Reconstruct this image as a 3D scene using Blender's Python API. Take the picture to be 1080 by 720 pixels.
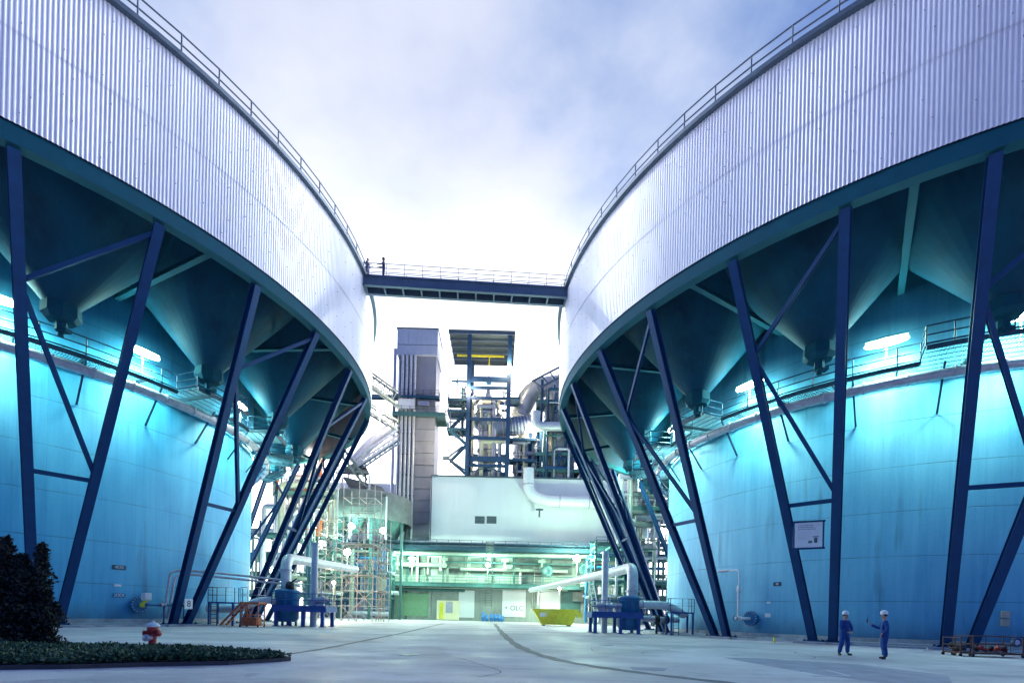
import bpy, bmesh, math, random
from math import sin, cos, pi, radians as R_, atan2, hypot, sqrt
from mathutils import Vector, Matrix
random.seed(7)
for o in list(bpy.data.objects): bpy.data.objects.remove(o)
scene = bpy.context.scene
COL = scene.collection

# ------------------------------------------------------------------ camera
FOC, U0, H0, ROLL, HC = 537.0, 525.6, 647.0, 0.024, 1.4     # measured on the 1080x720 photograph
cam_d = bpy.data.cameras.new('camera'); cam = bpy.data.objects.new('camera', cam_d); COL.objects.link(cam)
cam_d.sensor_width = 36; cam_d.lens = FOC/1080*36
cam_d.shift_x = (540-U0)/1080; cam_d.shift_y = (H0-360)/1080
cam_d.clip_start = .1; cam_d.clip_end = 3000
cr, sr = cos(ROLL), sin(ROLL)
m = Matrix(((cr, -sr, 0, 0), (0, 0, -1, 0), (sr, cr, 0, HC), (0, 0, 0, 1)))
cam.matrix_world = m
scene.camera = cam

# ------------------------------------------------------------------ world: dusk sky with thin cloud
world = bpy.data.worlds.new('World'); scene.world = world; world.use_nodes = True
SUN_EL, SUN_AZ = R_(9), R_(8)      # the sun has just gone behind the plant, due north (+Y)
SKY_RAMP = ((.45, (.022, .085, .38)), (.66, (.04, .11, .40)), (.74, (.09, .17, .43)), (.79, (.20, .29, .52)), (.85, (.36, .43, .62)), (.90, (.48, .52, .66)), (1.0, (.62, .64, .74)))
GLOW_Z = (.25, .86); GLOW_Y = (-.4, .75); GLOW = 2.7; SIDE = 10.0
def build_world():
    nt = world.node_tree; N = nt.nodes; L = nt.links; N.clear()
    out = N.new('ShaderNodeOutputWorld')
    sky = N.new('ShaderNodeTexSky'); sky.sky_type = 'NISHITA'; sky.sun_disc = False
    sky.sun_elevation = SUN_EL; sky.sun_rotation = SUN_AZ; sky.dust_density = 2.0
    bgs = N.new('ShaderNodeBackground'); L.new(sky.outputs[0], bgs.inputs[0]); bgs.inputs[1].default_value = .01
    tc = N.new('ShaderNodeTexCoord'); sep = N.new('ShaderNodeSeparateXYZ'); L.new(tc.outputs['Generated'], sep.inputs[0])
    def math(op, a, b=None, c=None, clamp=False):
        n = N.new('ShaderNodeMath'); n.operation = op; n.use_clamp = clamp
        for i, v in enumerate((a, b, c)):
            if v is None: continue
            if isinstance(v, (int, float)): n.inputs[i].default_value = v
            else: L.new(v, n.inputs[i])
        return n.outputs[0]
    # direction projected on a cloud deck
    z = math('ADD', math('MAXIMUM', sep.outputs[2], 0.0), .22)
    comb = N.new('ShaderNodeCombineXYZ')
    L.new(math('DIVIDE', sep.outputs[0], z), comb.inputs[0]); L.new(math('DIVIDE', sep.outputs[1], z), comb.inputs[1])
    n1 = N.new('ShaderNodeTexNoise'); n1.inputs['Scale'].default_value = 1.15; n1.inputs['Detail'].default_value = 6; n1.inputs['Roughness'].default_value = .48
    n1.inputs['Distortion'].default_value = .5
    mp = N.new('ShaderNodeMapping'); mp.inputs['Location'].default_value = (3.1, 1.7, 0); L.new(comb.outputs[0], mp.inputs[0]); L.new(mp.outputs[0], n1.inputs['Vector'])
    # upper sky: pale lavender overhead in the north, deep blue behind the camera
    n2 = N.new('ShaderNodeTexNoise'); n2.inputs['Scale'].default_value = 2.6; n2.inputs['Detail'].default_value = 7; n2.inputs['Roughness'].default_value = .55; L.new(mp.outputs[0], n2.inputs['Vector'])
    def smooth(v, a, b, c=0.0, d=1.0):
        n = N.new('ShaderNodeMapRange'); n.interpolation_type = 'SMOOTHSTEP'; L.new(v, n.inputs[0])
        for i, q in enumerate((a, b, c, d)): n.inputs[i+1].default_value = q
        return n.outputs[0]
    gx, gy, gz = 0.0, cos(R_(14)), sin(R_(14))
    dot = math('ADD', math('MULTIPLY', sep.outputs[1], gy), math('MULTIPLY', sep.outputs[2], gz))
    cl = math('ADD', math('MULTIPLY', math('SUBTRACT', n1.outputs['Fac'], .5), .62), math('MULTIPLY', math('SUBTRACT', n2.outputs['Fac'], .5), .42))
    val = math('SUBTRACT', math('ADD', math('MULTIPLY_ADD', dot, .5, .5), cl), math('MULTIPLY', math('MULTIPLY', sep.outputs[0], sep.outputs[0]), .3), clamp=True)
    ramp = N.new('ShaderNodeValToRGB'); r = ramp.color_ramp; r.interpolation = 'LINEAR'; L.new(val, ramp.inputs[0])
    while len(r.elements) > 1: r.elements.remove(r.elements[-1])
    r.elements[0].position = 0; r.elements[0].color = (.02, .08, .36, 1)
    for p, c in SKY_RAMP:
        e = r.elements.new(p); e.color = (*c, 1)
    # glow of the set sun, low all round the northern half
    low = smooth(sep.outputs[2], GLOW_Z[0], GLOW_Z[1], 1.0, 0.0); az = smooth(sep.outputs[1], GLOW_Y[0], GLOW_Y[1])
    glow = math('MULTIPLY', math('MULTIPLY', math('POWER', low, 2.7), az), GLOW)
    # unseen bright lobes east and west, added to light drum flanks and inner walls
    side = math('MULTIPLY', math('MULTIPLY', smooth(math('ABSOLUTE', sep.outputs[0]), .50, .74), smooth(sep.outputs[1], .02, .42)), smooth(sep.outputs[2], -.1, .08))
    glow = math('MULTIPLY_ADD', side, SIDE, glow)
    bgc = N.new('ShaderNodeBackground'); L.new(ramp.outputs[0], bgc.inputs[0]); bgc.inputs[1].default_value = 1.0
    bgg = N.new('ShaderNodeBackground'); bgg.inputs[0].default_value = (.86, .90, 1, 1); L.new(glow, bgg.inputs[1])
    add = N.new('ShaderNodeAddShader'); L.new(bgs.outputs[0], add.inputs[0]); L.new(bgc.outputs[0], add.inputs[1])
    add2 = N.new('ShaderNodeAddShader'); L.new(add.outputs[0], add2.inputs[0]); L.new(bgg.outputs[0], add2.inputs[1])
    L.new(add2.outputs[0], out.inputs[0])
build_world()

sun_d = bpy.data.lights.new('sun', 'SUN'); sun = bpy.data.objects.new('sun', sun_d); COL.objects.link(sun)
sun_d.energy = .5; sun_d.angle = R_(25); sun_d.color = (1, .93, .88)
sd = Vector((sin(SUN_AZ)*cos(SUN_EL), cos(SUN_AZ)*cos(SUN_EL), sin(SUN_EL)))
sun.rotation_euler = sd.to_track_quat('Z', 'Y').to_euler()
vs = scene.view_settings; vs.view_transform = 'Standard'; vs.look = 'None'; vs.exposure = 0.5; vs.gamma = 1; vs.use_curve_mapping = False

LAMP_SILO = 580.0      # watts, mercury tubes round the silo platforms
LAMP_DOWN = 560.0; LAMP_PLANT = 1350.0

# ------------------------------------------------------------------ pixel helpers (measuring the photograph only)
def ray(x, y):
    dx, dy = x-U0, y-H0
    return (cr*dx+sr*dy)/FOC, -(-sr*dx+cr*dy)/FOC
def P(x, y, Y):
    a, b = ray(x, y); return Vector((a*Y, Y, HC+b*Y))
def G(x, y, z=0.0):
    a, b = ray(x, y); Y = (z-HC)/b; return Vector((a*Y, Y, z))

# ------------------------------------------------------------------ materials
def mat(name, col, rough=.6, metal=0.0, noise=0.0, nscale=3.0, bump=0.0, bscale=20.0, streak=0.0, emit=None, estr=0.0, dirt=None, dirt_amt=0.0, coat=0.0):
    m = bpy.data.materials.new(name); m.use_nodes = True; nt = m.node_tree; N = nt.nodes; L = nt.links
    b = N['Principled BSDF']; b.inputs['Base Color'].default_value = (*col, 1); b.inputs['Roughness'].default_value = rough; b.inputs['Metallic'].default_value = metal
    if coat: b.inputs['Coat Weight'].default_value = coat
    tc = N.new('ShaderNodeTexCoord')
    last = None
    if noise or dirt:
        geo = N.new('ShaderNodeNewGeometry')
        mp = N.new('ShaderNodeMapping'); L.new(geo.outputs['Position'], mp.inputs[0])
        if streak: mp.inputs['Scale'].default_value = (1, 1, 1/(1+streak))
        n = N.new('ShaderNodeTexNoise'); n.inputs['Scale'].default_value = nscale; n.inputs['Detail'].default_value = 8; n.inputs['Roughness'].default_value = .65
        L.new(mp.outputs[0], n.inputs['Vector'])
        mx = N.new('ShaderNodeMix'); mx.data_type = 'RGBA'
        cr_ = N.new('ShaderNodeMapRange'); cr_.inputs[1].default_value = .32; cr_.inputs[2].default_value = .7
        L.new(n.outputs['Fac'], cr_.inputs[0])
        L.new(cr_.outputs[0], mx.inputs[0])
        d = [c*(1-noise) for c in col]; e = [min(1, c*(1+noise*.5)) for c in col]
        mx.inputs[6].default_value = (*d, 1); mx.inputs[7].default_value = (*e, 1)
        last = mx.outputs[2]
        if dirt:
            n2 = N.new('ShaderNodeTexNoise'); n2.inputs['Scale'].default_value = nscale*2.7; n2.inputs['Detail'].default_value = 10; n2.inputs['Roughness'].default_value = .7
            L.new(mp.outputs[0], n2.inputs['Vector'])
            mr = N.new('ShaderNodeMapRange'); mr.inputs[1].default_value = .55; mr.inputs[2].default_value = .75; mr.inputs[4].default_value = dirt_amt; L.new(n2.outputs['Fac'], mr.inputs[0])
            m2 = N.new('ShaderNodeMix'); m2.data_type = 'RGBA'; L.new(mr.outputs[0], m2.inputs[0]); L.new(last, m2.inputs[6]); m2.inputs[7].default_value = (*dirt, 1)
            last = m2.outputs[2]
        L.new(last, b.inputs['Base Color'])
        mr3 = N.new('ShaderNodeMapRange'); mr3.inputs[3].default_value = max(0, rough-.12); mr3.inputs[4].default_value = min(1, rough+.12); L.new(n.outputs['Fac'], mr3.inputs[0]); L.new(mr3.outputs[0], b.inputs['Roughness'])
    if bump:
        geo2 = N.new('ShaderNodeNewGeometry')
        nb = N.new('ShaderNodeTexNoise'); nb.inputs['Scale'].default_value = bscale; nb.inputs['Detail'].default_value = 6
        L.new(geo2.outputs['Position'], nb.inputs['Vector'])
        bp = N.new('ShaderNodeBump'); bp.inputs['Strength'].default_value = bump; bp.inputs['Distance'].default_value = .03; L.new(nb.outputs['Fac'], bp.inputs['Height']); L.new(bp.outputs[0], b.inputs['Normal'])
    if emit:
        b.inputs['Emission Color'].default_value = (*emit, 1); b.inputs['Emission Strength'].default_value = estr
    return m

def silo_wall_mat(name, center, col):
    """painted concrete core wall: horizontal pour joints, vertical board marks, rain streaks; object coordinates run round the axis"""
    m = bpy.data.materials.new(name); m.use_nodes = True; nt = m.node_tree; N = nt.nodes; L = nt.links
    b = N['Principled BSDF']; b.inputs['Roughness'].default_value = .62
    tc = N.new('ShaderNodeTexCoord'); sep = N.new('ShaderNodeSeparateXYZ'); L.new(tc.outputs['Object'], sep.inputs[0])
    def M(op, *a):
        n = N.new('ShaderNodeMath'); n.operation = op
        for i, v in enumerate(a):
            if isinstance(v, (int, float)): n.inputs[i].default_value = v
            else: L.new(v, n.inputs[i])
        return n.outputs[0]
    ang = M('ARCTAN2', sep.outputs[1], sep.outputs[0]); u = M('MULTIPLY', ang, 18.85)
    z = sep.outputs[2]
    cmb = N.new('ShaderNodeCombineXYZ'); L.new(u, cmb.inputs[0]); L.new(z, cmb.inputs[2])
    def noise(sx, sz, scale, detail=8, rough=.6):
        mp = N.new('ShaderNodeMapping'); mp.inputs['Scale'].default_value = (sx, 1, sz); L.new(cmb.outputs[0], mp.inputs[0])
        n = N.new('ShaderNodeTexNoise'); n.inputs['Scale'].default_value = scale; n.inputs['Detail'].default_value = detail; n.inputs['Roughness'].default_value = rough
        L.new(mp.outputs[0], n.inputs['Vector']); return n.outputs['Fac']
    big = noise(1, .6, .22, 6); strk = noise(1, .07, 1.6, 8, .7); fine = noise(1, .02, 5.5, 4, .6); grit = noise(1, 1, 7, 6, .7)
    # joints every 2.75 m, with a wandering edge
    wob = M('MULTIPLY', M('SUBTRACT', noise(1, 1, 1.5), .5), .05)
    jz = M('ABSOLUTE', M('SUBTRACT', M('FRACT', M('ADD', M('DIVIDE', M('ADD', z, wob), 2.75), .5)), .5))
    jl = N.new('ShaderNodeMapRange'); L.new(jz, jl.inputs[0]); jl.inputs[1].default_value = .004; jl.inputs[2].default_value = .013; jl.inputs[3].default_value = 1; jl.inputs[4].default_value = 0
    jn = N.new('ShaderNodeMapRange'); L.new(noise(1, 1, .5), jn.inputs[0]); jn.inputs[1].default_value = .35; jn.inputs[2].default_value = .65; jn.inputs[3].default_value = .15; jn.inputs[4].default_value = .75
    jv = M('ABSOLUTE', M('SUBTRACT', M('FRACT', M('DIVIDE', u, 2.4)), .5))
    jvl = N.new('ShaderNodeMapRange'); L.new(jv, jvl.inputs[0]); jvl.inputs[1].default_value = .003; jvl.inputs[2].default_value = .009; jvl.inputs[3].default_value = .35; jvl.inputs[4].default_value = 0
    joint = M('MAXIMUM', M('MULTIPLY', jl.outputs[0], jn.outputs[0]), M('MULTIPLY', jvl.outputs[0], jn.outputs[0]))
    tot = M('ADD', M('ADD', M('MULTIPLY', M('SUBTRACT', big, .5), .75), M('MULTIPLY', M('SUBTRACT', strk, .5), 1.0)), M('ADD', M('MULTIPLY', M('SUBTRACT', fine, .5), .3), M('MULTIPLY', M('SUBTRACT', grit, .5), .3)))
    fac = N.new('ShaderNodeMapRange'); L.new(tot, fac.inputs[0]); fac.inputs[1].default_value = -.35; fac.inputs[2].default_value = .35
    mx = N.new('ShaderNodeMix'); mx.data_type = 'RGBA'; L.new(fac.outputs[0], mx.inputs[0])
    mx.inputs[6].default_value = (col[0]*.5, col[1]*.68, col[2]*.82, 1); mx.inputs[7].default_value = (min(1, col[0]*1.6), col[1]*1.2, col[2]*1.1, 1)
    m2 = N.new('ShaderNodeMix'); m2.data_type = 'RGBA'; L.new(joint, m2.inputs[0]); L.new(mx.outputs[2], m2.inputs[6]); m2.inputs[7].default_value = (.02, .07, .12, 1)
    # splash dirt and rust runs
    spl = N.new('ShaderNodeMapRange'); L.new(M('ADD', z, M('MULTIPLY', noise(1, .3, 1.2, 8, .7), -2.2)), spl.inputs[0]); spl.inputs[1].default_value = -.9; spl.inputs[2].default_value = .6; spl.inputs[3].default_value = .75; spl.inputs[4].default_value = 0
    run = N.new('ShaderNodeMapRange'); L.new(M('MULTIPLY', noise(1, .035, 2.3, 3, .5), noise(1, .5, .35, 3, .5)), run.inputs[0]); run.inputs[1].default_value = .33; run.inputs[2].default_value = .44; run.inputs[3].default_value = 0; run.inputs[4].default_value = .5
    m3 = N.new('ShaderNodeMix'); m3.data_type = 'RGBA'; L.new(M('MAXIMUM', spl.outputs[0], run.outputs[0]), m3.inputs[0]); L.new(m2.outputs[2], m3.inputs[6]); m3.inputs[7].default_value = (.06, .15, .24, 1)
    L.new(m3.outputs[2], b.inputs['Base Color'])
    bp = N.new('ShaderNodeBump'); bp.inputs['Strength'].default_value = .5; bp.inputs['Distance'].default_value = .03
    L.new(M('SUBTRACT', M('MULTIPLY', grit, .3), M('MULTIPLY', joint, 1.0)), bp.inputs['Height']); L.new(bp.outputs[0], b.inputs['Normal'])
    return m

M_ = {}
M_['clad'] = mat('white_trapezoid_cladding', (.82, .83, .88), .35, 0, .10, .35, streak=4, dirt=(.45, .46, .55), dirt_amt=.25, coat=.5)
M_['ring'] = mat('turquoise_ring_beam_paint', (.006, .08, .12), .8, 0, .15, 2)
M_['blue'] = mat('blue_steel_paint', (.004, .05, .155), .62, 0, .22, 1.6, dirt=(.01, .035, .09), dirt_amt=.5)
M_['blue'].node_tree.nodes['Principled BSDF'].inputs['Specular IOR Level'].default_value = .3
M_['frame'] = mat('grey_blue_frame_paint', (.025, .075, .15), .55, 0, .3, 1.5, dirt=(.1, .1, .11), dirt_amt=.4)
M_['rail'] = mat('dark_blue_rail_paint', (.012, .06, .12), .5)
M_['hopper'] = mat('petrol_hopper_paint', (.003, .065, .115), .75, 0, .4, .5, streak=2, dirt=(.012, .12, .15), dirt_amt=.4, bump=.1, bscale=2)
M_['ring'].node_tree.nodes['Principled BSDF'].inputs['Specular IOR Level'].default_value = .2
M_['hopper'].node_tree.nodes['Principled BSDF'].inputs['Specular IOR Level'].default_value = .25
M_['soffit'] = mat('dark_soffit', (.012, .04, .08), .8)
M_['galv'] = mat('galvanised_steel', (.50, .50, .58), .42, .35, .25, 3, dirt=(.25, .22, .2), dirt_amt=.3)
M_['pipe'] = mat('pale_lagged_pipe', (.62, .64, .66), .4, .2, .2, 2)
M_['plinth'] = mat('plinth_concrete', (.34, .38, .42), .85, 0, .4, 1.2, bump=.5, bscale=14, dirt=(.10, .12, .14), dirt_amt=.7)
M_['gutter'] = mat('gutter_zinc', (.10, .14, .18), .5, .3, .2, 4)
M_['grate'] = mat('platform_steel', (.03, .09, .13), .6, 0, .3, 2)
M_['lamp'] = mat('mercury_lamp_glass', (.8, 1, .95), .3, emit=(.62, 1.0, .93), estr=28)
M_['lampgreen'] = mat('greenish_lamp_glass', (.8, 1, .9), .3, emit=(.6, 1.0, .8), estr=40)
M_['lampwarm'] = mat('warm_lamp_glass', (1, .9, .7), .3, emit=(1, .72, .42), estr=25)
M_['white'] = mat('white_paint', (.78, .8, .8), .5, 0, .08, 2)
M_['hall'] = mat('white_hall_panel', (.78, .80, .80), .6, 0, .06, .3, streak=3)
M_['tower'] = mat('grey_concrete_tower', (.27, .28, .32), .8, 0, .22, .5, streak=3, bump=.2, dirt=(.17, .18, .2), dirt_amt=.4)
M_['towercap'] = mat('pale_blue_cladding', (.42, .46, .56), .5, 0, .08, 1)
M_['facade'] = mat('weathered_render', (.33, .37, .34), .85, 0, .3, .6, streak=2, dirt=(.15, .17, .16), dirt_amt=.6)
M_['facade_dark'] = mat('dark_panelled_wall', (.17, .2, .19), .8, 0, .3, .8)
M_['greendoor'] = mat('pale_green_roller_door', (.25, .45, .26), .6, 0, .12, 2)
M_['teal'] = mat('teal_steel_paint', (.05, .14, .14), .5, 0, .25, 1.5)
M_['tealpipe'] = mat('pale_green_pipe', (.30, .36, .31), .45, .1, .2, 1.5)
M_['cyl'] = mat('blue_enamel_vessel', (.02, .17, .36), .4, 0, .2, 2)
M_['platblue'] = mat('bright_blue_steel', (.010, .075, .30), .4, 0, .25, 3)
M_['orange'] = mat('orange_steel_paint', (.62, .16, .05), .55, 0, .3, 5, dirt=(.2, .07, .04), dirt_amt=.6)
M_['yellow'] = mat('yellow_skip_paint', (.80, .72, .05), .5, 0, .2, 1.5, dirt=(.3, .25, .05), dirt_amt=.5)
M_['cream'] = mat('cream_panel_paint', (.80, .74, .50), .6)  # even cream base colour of door frame, vessel and some pipes
M_['dark'] = mat('near_black', (.012, .014, .02), .6)
M_['red'] = mat('red_hydrant_paint', (.42, .03, .03), .4, 0, .3, 8)
M_['darkroof'] = mat('dark_profile_roof', (.05, .075, .09), .7, 0, .3, 1)
M_['rust'] = mat('scaffold_tube', (.48, .40, .37), .55, .3, .35, 3, dirt=(.4, .16, .07), dirt_amt=.6)
M_['vessel'] = mat('pale_vessel_cladding', (.50, .52, .50), .38, .35, .25, .8)
M_['duct'] = mat('grey_blue_duct', (.22, .27, .36), .45, .3, .2, 1)
M_['brown'] = mat('brown_rusty_steel', (.10, .055, .05), .7, 0, .5, 6, dirt=(.22, .09, .05), dirt_amt=.7)
M_['beige'] = mat('beige_box', (.50, .45, .36), .6)
M_['darkblue'] = mat('dark_blue_plate', (.015, .05, .10), .5)
M_['barrel'] = mat('blue_barrel', (.02, .15, .42), .4)
M_['bridge'] = mat('bridge_steel', (.09, .14, .22), .5, 0, .2, 1)

# ------------------------------------------------------------------ mesh builder
class MB:
    def __init__(s): s.v = []; s.f = []; s.sm = []
    def add(s, vs, fs, smooth=False):
        n = len(s.v); s.v += [tuple(v) for v in vs]; s.f += [tuple(i+n for i in f) for f in fs]; s.sm += [smooth]*len(fs); return s
    def box(s, c, d, rz=0.0):
        cx, cy, cz = c; hx, hy, hz = d[0]/2, d[1]/2, d[2]/2; ca, sa = cos(rz), sin(rz)
        vs = [(cx+x*ca-y*sa, cy+x*sa+y*ca, cz+z) for x in (-hx, hx) for y in (-hy, hy) for z in (-hz, hz)]
        return s.add(vs, [(0, 1, 3, 2), (4, 6, 7, 5), (0, 4, 5, 1), (2, 3, 7, 6), (0, 2, 6, 4), (1, 5, 7, 3)])
    def frame(s, p0, p1, up=None):
        p0, p1 = Vector(p0), Vector(p1); d = (p1-p0).normalized()
        up = Vector(up) if up is not None else (Vector((0, 0, 1)) if abs(d.z) < .95 else Vector((1, 0, 0)))
        a = d.cross(up).normalized(); b = a.cross(d).normalized(); return p0, p1, a, b
    def beam(s, p0, p1, w=.1, h=None, up=None):
        h = h or w; p0, p1, a, b = s.frame(p0, p1, up)
        vs = [p+a*x+b*y for p in (p0, p1) for x, y in ((-w/2, -h/2), (w/2, -h/2), (w/2, h/2), (-w/2, h/2))]
        return s.add(vs, [(0, 1, 2, 3), (7, 6, 5, 4), (0, 4, 5, 1), (1, 5, 6, 2), (2, 6, 7, 3), (3, 7, 4, 0)])
    def ibeam(s, p0, p1, w, h, t, up):
        """flanges (width w) face the 'up' direction, h deep"""
        p0, p1, a, b = s.frame(p0, p1, up)
        for sg in (-1, 1):
            o = b*(sg*(h/2-t/2)); s.beam(p0+o, p1+o, w, t, b)
        s.beam(p0, p1, t, h-2*t, b); return s
    def tube(s, pts, r, n=10, cap=True):
        pts = [Vector(p) for p in pts]; rings = []; prev = None
        rr = r if isinstance(r, (list, tuple)) else [r]*len(pts)
        for i, p in enumerate(pts):
            if i == 0: d = pts[1]-p
            elif i == len(pts)-1: d = p-pts[i-1]
            else: d = (pts[i+1]-p).normalized()+(p-pts[i-1]).normalized()
            d.normalize()
            if prev is None:
                u = Vector((0, 0, 1)) if abs(d.z) < .9 else Vector((1, 0, 0)); a = d.cross(u).normalized()
            else:
                a = prev-d*prev.dot(d); a.normalize()
            prev = a; b = d.cross(a)
            rings.append([p+(a*cos(2*pi*k/n)+b*sin(2*pi*k/n))*rr[i] for k in range(n)])
        vs = [v for q in rings for v in q]
        fs = [(i*n+k, i*n+(k+1) % n, (i+1)*n+(k+1) % n, (i+1)*n+k) for i in range(len(pts)-1) for k in range(n)]
        s.add(vs, fs, True)
        if cap: s.add(rings[0], [tuple(reversed(range(n)))]); s.add(rings[-1], [tuple(range(n))])
        return s
    def lathe(s, prof, n=24, c=(0, 0, 0), smooth=True, axis=None, a0=0, a1=2*pi):
        """prof: (r, z) pairs; axis: direction for z"""
        c = Vector(c); full = abs(a1-a0-2*pi) < 1e-6; m = n if full else n+1
        if axis is None: X, Y, Z = Vector((1, 0, 0)), Vector((0, 1, 0)), Vector((0, 0, 1))
        else:
            Z = Vector(axis).normalized(); X = Z.cross(Vector((0, 0, 1)) if abs(Z.z) < .9 else Vector((1, 0, 0))).normalized(); Y = Z.cross(X)
        vs = []
        for r, z in prof:
            for k in range(m):
                t = a0+(a1-a0)*k/n; vs.append(c+X*(r*cos(t))+Y*(r*sin(t))+Z*z)
        fs = []
        for i in range(len(prof)-1):
            for k in range(n):
                k2 = (k+1) % m; fs.append((i*m+k, i*m+k2, (i+1)*m+k2, (i+1)*m+k))
        return s.add(vs, fs, smooth)
    def bend(s, pts, rad, r, n=10, seg=5):
        """tube through corner points with rounded elbows"""
        pts = [Vector(p) for p in pts]; out = [pts[0]]
        for i in range(1, len(pts)-1):
            p = pts[i]; a = (pts[i-1]-p); b = (pts[i+1]-p); q = min(rad, a.length*.49, b.length*.49); a.normalize(); b.normalize()
            for k in range(seg+1):
                t = k/seg; out.append((p+a*q)*(1-t)**2+p*(2*t*(1-t))+(p+b*q)*t**2)
        out.append(pts[-1]); return s.tube(out, r, n)
    def build(s, name, material, parent=None, local=False):
        me = bpy.data.meshes.new(name); o = bpy.data.objects.new(name, me); COL.objects.link(o)
        off = Vector((0, 0, 0)) if (parent is None or local) else wloc(parent)
        me.from_pydata([(v[0]-off.x, v[1]-off.y, v[2]-off.z) for v in s.v], [], s.f); me.polygons.foreach_set('use_smooth', s.sm)
        me.materials.append(M_[material] if isinstance(material, str) else material); me.update()
        if parent is not None: o.parent = parent
        return o
def wloc(o):
    v = Vector(o.location)
    while o.parent: o = o.parent; v += Vector(o.location)
    return v
def tag(o, label, cat=None, group=None):
    o['label'] = label
    if cat: o['category'] = cat
    if group: o['group'] = group
    return o
def thing(name, label, cat, loc, group=None, rz=0.0):
    o = bpy.data.objects.new(name, None); COL.objects.link(o); o.location = loc; o.rotation_euler = (0, 0, rz); o.empty_display_size = .3
    return tag(o, label, cat, group)
def structure(o): o['kind'] = 'structure'; return o
def ctree(o, parent=None):
    c = o.copy(); COL.objects.link(c)
    if parent: c.parent = parent
    for ch in list(o.children): ctree(ch, c)
    return c
def bevel(o, w=.02, seg=2):
    md = o.modifiers.new('bevel', 'BEVEL'); md.width = w; md.segments = seg; md.limit_method = 'ANGLE'; return o
def text(s, name, size, loc, rot, material, parent=None, extrude=.004):
    cu = bpy.data.curves.new(name, 'FONT'); cu.body = s; cu.size = size; cu.extrude = extrude; cu.align_x = 'CENTER'; cu.align_y = 'CENTER'
    t = bpy.data.objects.new(name, cu); COL.objects.link(t)
    dg = bpy.context.evaluated_depsgraph_get(); me = bpy.data.meshes.new_from_object(t.evaluated_get(dg)); bpy.data.objects.remove(t)
    o = bpy.data.objects.new(name, me); COL.objects.link(o); me.materials.clear(); me.materials.append(M_[material])
    if parent is not None: o.parent = parent; loc = Vector(loc)-wloc(parent)
    o.location = loc; o.rotation_euler = rot; return o
def pol(c, r, deg, z): return Vector((c[0]+r*cos(R_(deg)), c[1]+r*sin(R_(deg)), z))

def railing(mb_posts, mb_rails, pts, h=1.1, step=1.6, r=.025, rails=(1.1, .55), toe=.0, pr=None, n=6):
    """posts and rails along a polyline"""
    pr = pr or r; pts = [Vector(p) for p in pts]
    for a, b in zip(pts, pts[1:]):
        L = (b-a).length; k = max(1, round(L/step))
        for i in range(k): q = a.lerp(b, i/k); mb_posts.tube([q, q+Vector((0, 0, h))], pr, n)
    q = pts[-1]; mb_posts.tube([q, q+Vector((0, 0, h))], pr, n)
    for hh in rails: mb_rails.tube([p+Vector((0, 0, hh)) for p in pts], r, n)
    if toe:
        for a, b in zip(pts, pts[1:]): mb_rails.beam(a+Vector((0, 0, toe/2)), b+Vector((0, 0, toe/2)), .02, toe)

# ------------------------------------------------------------------ ground
def ground_mat():
    m = bpy.data.materials.new('worn_concrete_yard'); m.use_nodes = True; nt = m.node_tree; N = nt.nodes; L = nt.links; b = N['Principled BSDF']
    g = N.new('ShaderNodeNewGeometry')
    def noise(sc, det, rough, scale=(1, 1, 1), dist=0):
        mp = N.new('ShaderNodeMapping'); mp.inputs['Scale'].default_value = scale; L.new(g.outputs['Position'], mp.inputs[0])
        n = N.new('ShaderNodeTexNoise'); n.inputs['Scale'].default_value = sc; n.inputs['Detail'].default_value = det; n.inputs['Roughness'].default_value = rough; n.inputs['Distortion'].default_value = dist
        L.new(mp.outputs[0], n.inputs['Vector']); return n.outputs['Fac']
    def mr(v, a, b_, c=0, d=1):
        n = N.new('ShaderNodeMapRange'); L.new(v, n.inputs[0]); n.inputs[1].default_value = a; n.inputs[2].default_value = b_; n.inputs[3].default_value = c; n.inputs[4].default_value = d; return n.outputs[0]
    def mix(f, a, c):
        n = N.new('ShaderNodeMix'); n.data_type = 'RGBA'; L.new(f, n.inputs[0])
        if isinstance(a, tuple): n.inputs[6].default_value = (*a, 1)
        else: L.new(a, n.inputs[6])
        n.inputs[7].default_value = (*c, 1); return n.outputs[2]
    c = mix(mr(noise(.18, 6, .55, dist=.6), .38, .62), (.50, .46, .47), (.69, .645, .65))
    c = mix(mr(noise(.14, 9, .65, (.5, 1.6, 1), .8), .48, .64, 0, .7), c, (.20, .20, .26))
    c = mix(mr(noise(1.1, 10, .75, (.6, 1.5, 1)), .53, .72, 0, .6), c, (.17, .17, .21))
    c = mix(mr(noise(.55, 4, .5, (1, 1, 1), 2.5), .64, .70, 0, .45), c, (.16, .16, .18))
    c = mix(mr(noise(26, 4, .8), .45, .75, 0, .6), c, (.2, .2, .22))
    L.new(c, b.inputs['Base Color'])
    L.new(mr(noise(.5, 6, .6), .3, .7, .48, .8), b.inputs['Roughness'])
    bp = N.new('ShaderNodeBump'); bp.inputs['Strength'].default_value = .35; bp.inputs['Distance'].default_value = .02; L.new(noise(30, 6, .8), bp.inputs['Height']); L.new(bp.outputs[0], b.inputs['Normal'])
    return m
def sheet(pts, z, name, material, parent=None):
    return MB().add([(p[0], p[1], z) for p in pts], [tuple(range(len(pts)))]).build(name, material, parent)
GM = ground_mat()
gnd = structure(MB().add([(-900, -200, 0), (900, -200, 0), (900, 1600, 0), (-900, 1600, 0)], [(0, 1, 2, 3)]).build('ground', GM))
M_['seam'] = mat('tar_seam', (.12, .12, .15), .7, 0, .4, 3, dirt=(.3, .3, .34), dirt_amt=.8)
M_['patch'] = mat('lavender_grey_patch', (.33, .33, .40), .75, 0, .3, 1.2, bump=.3, bscale=30)  # flat lavender-grey tone, darker than the surrounding yard
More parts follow.
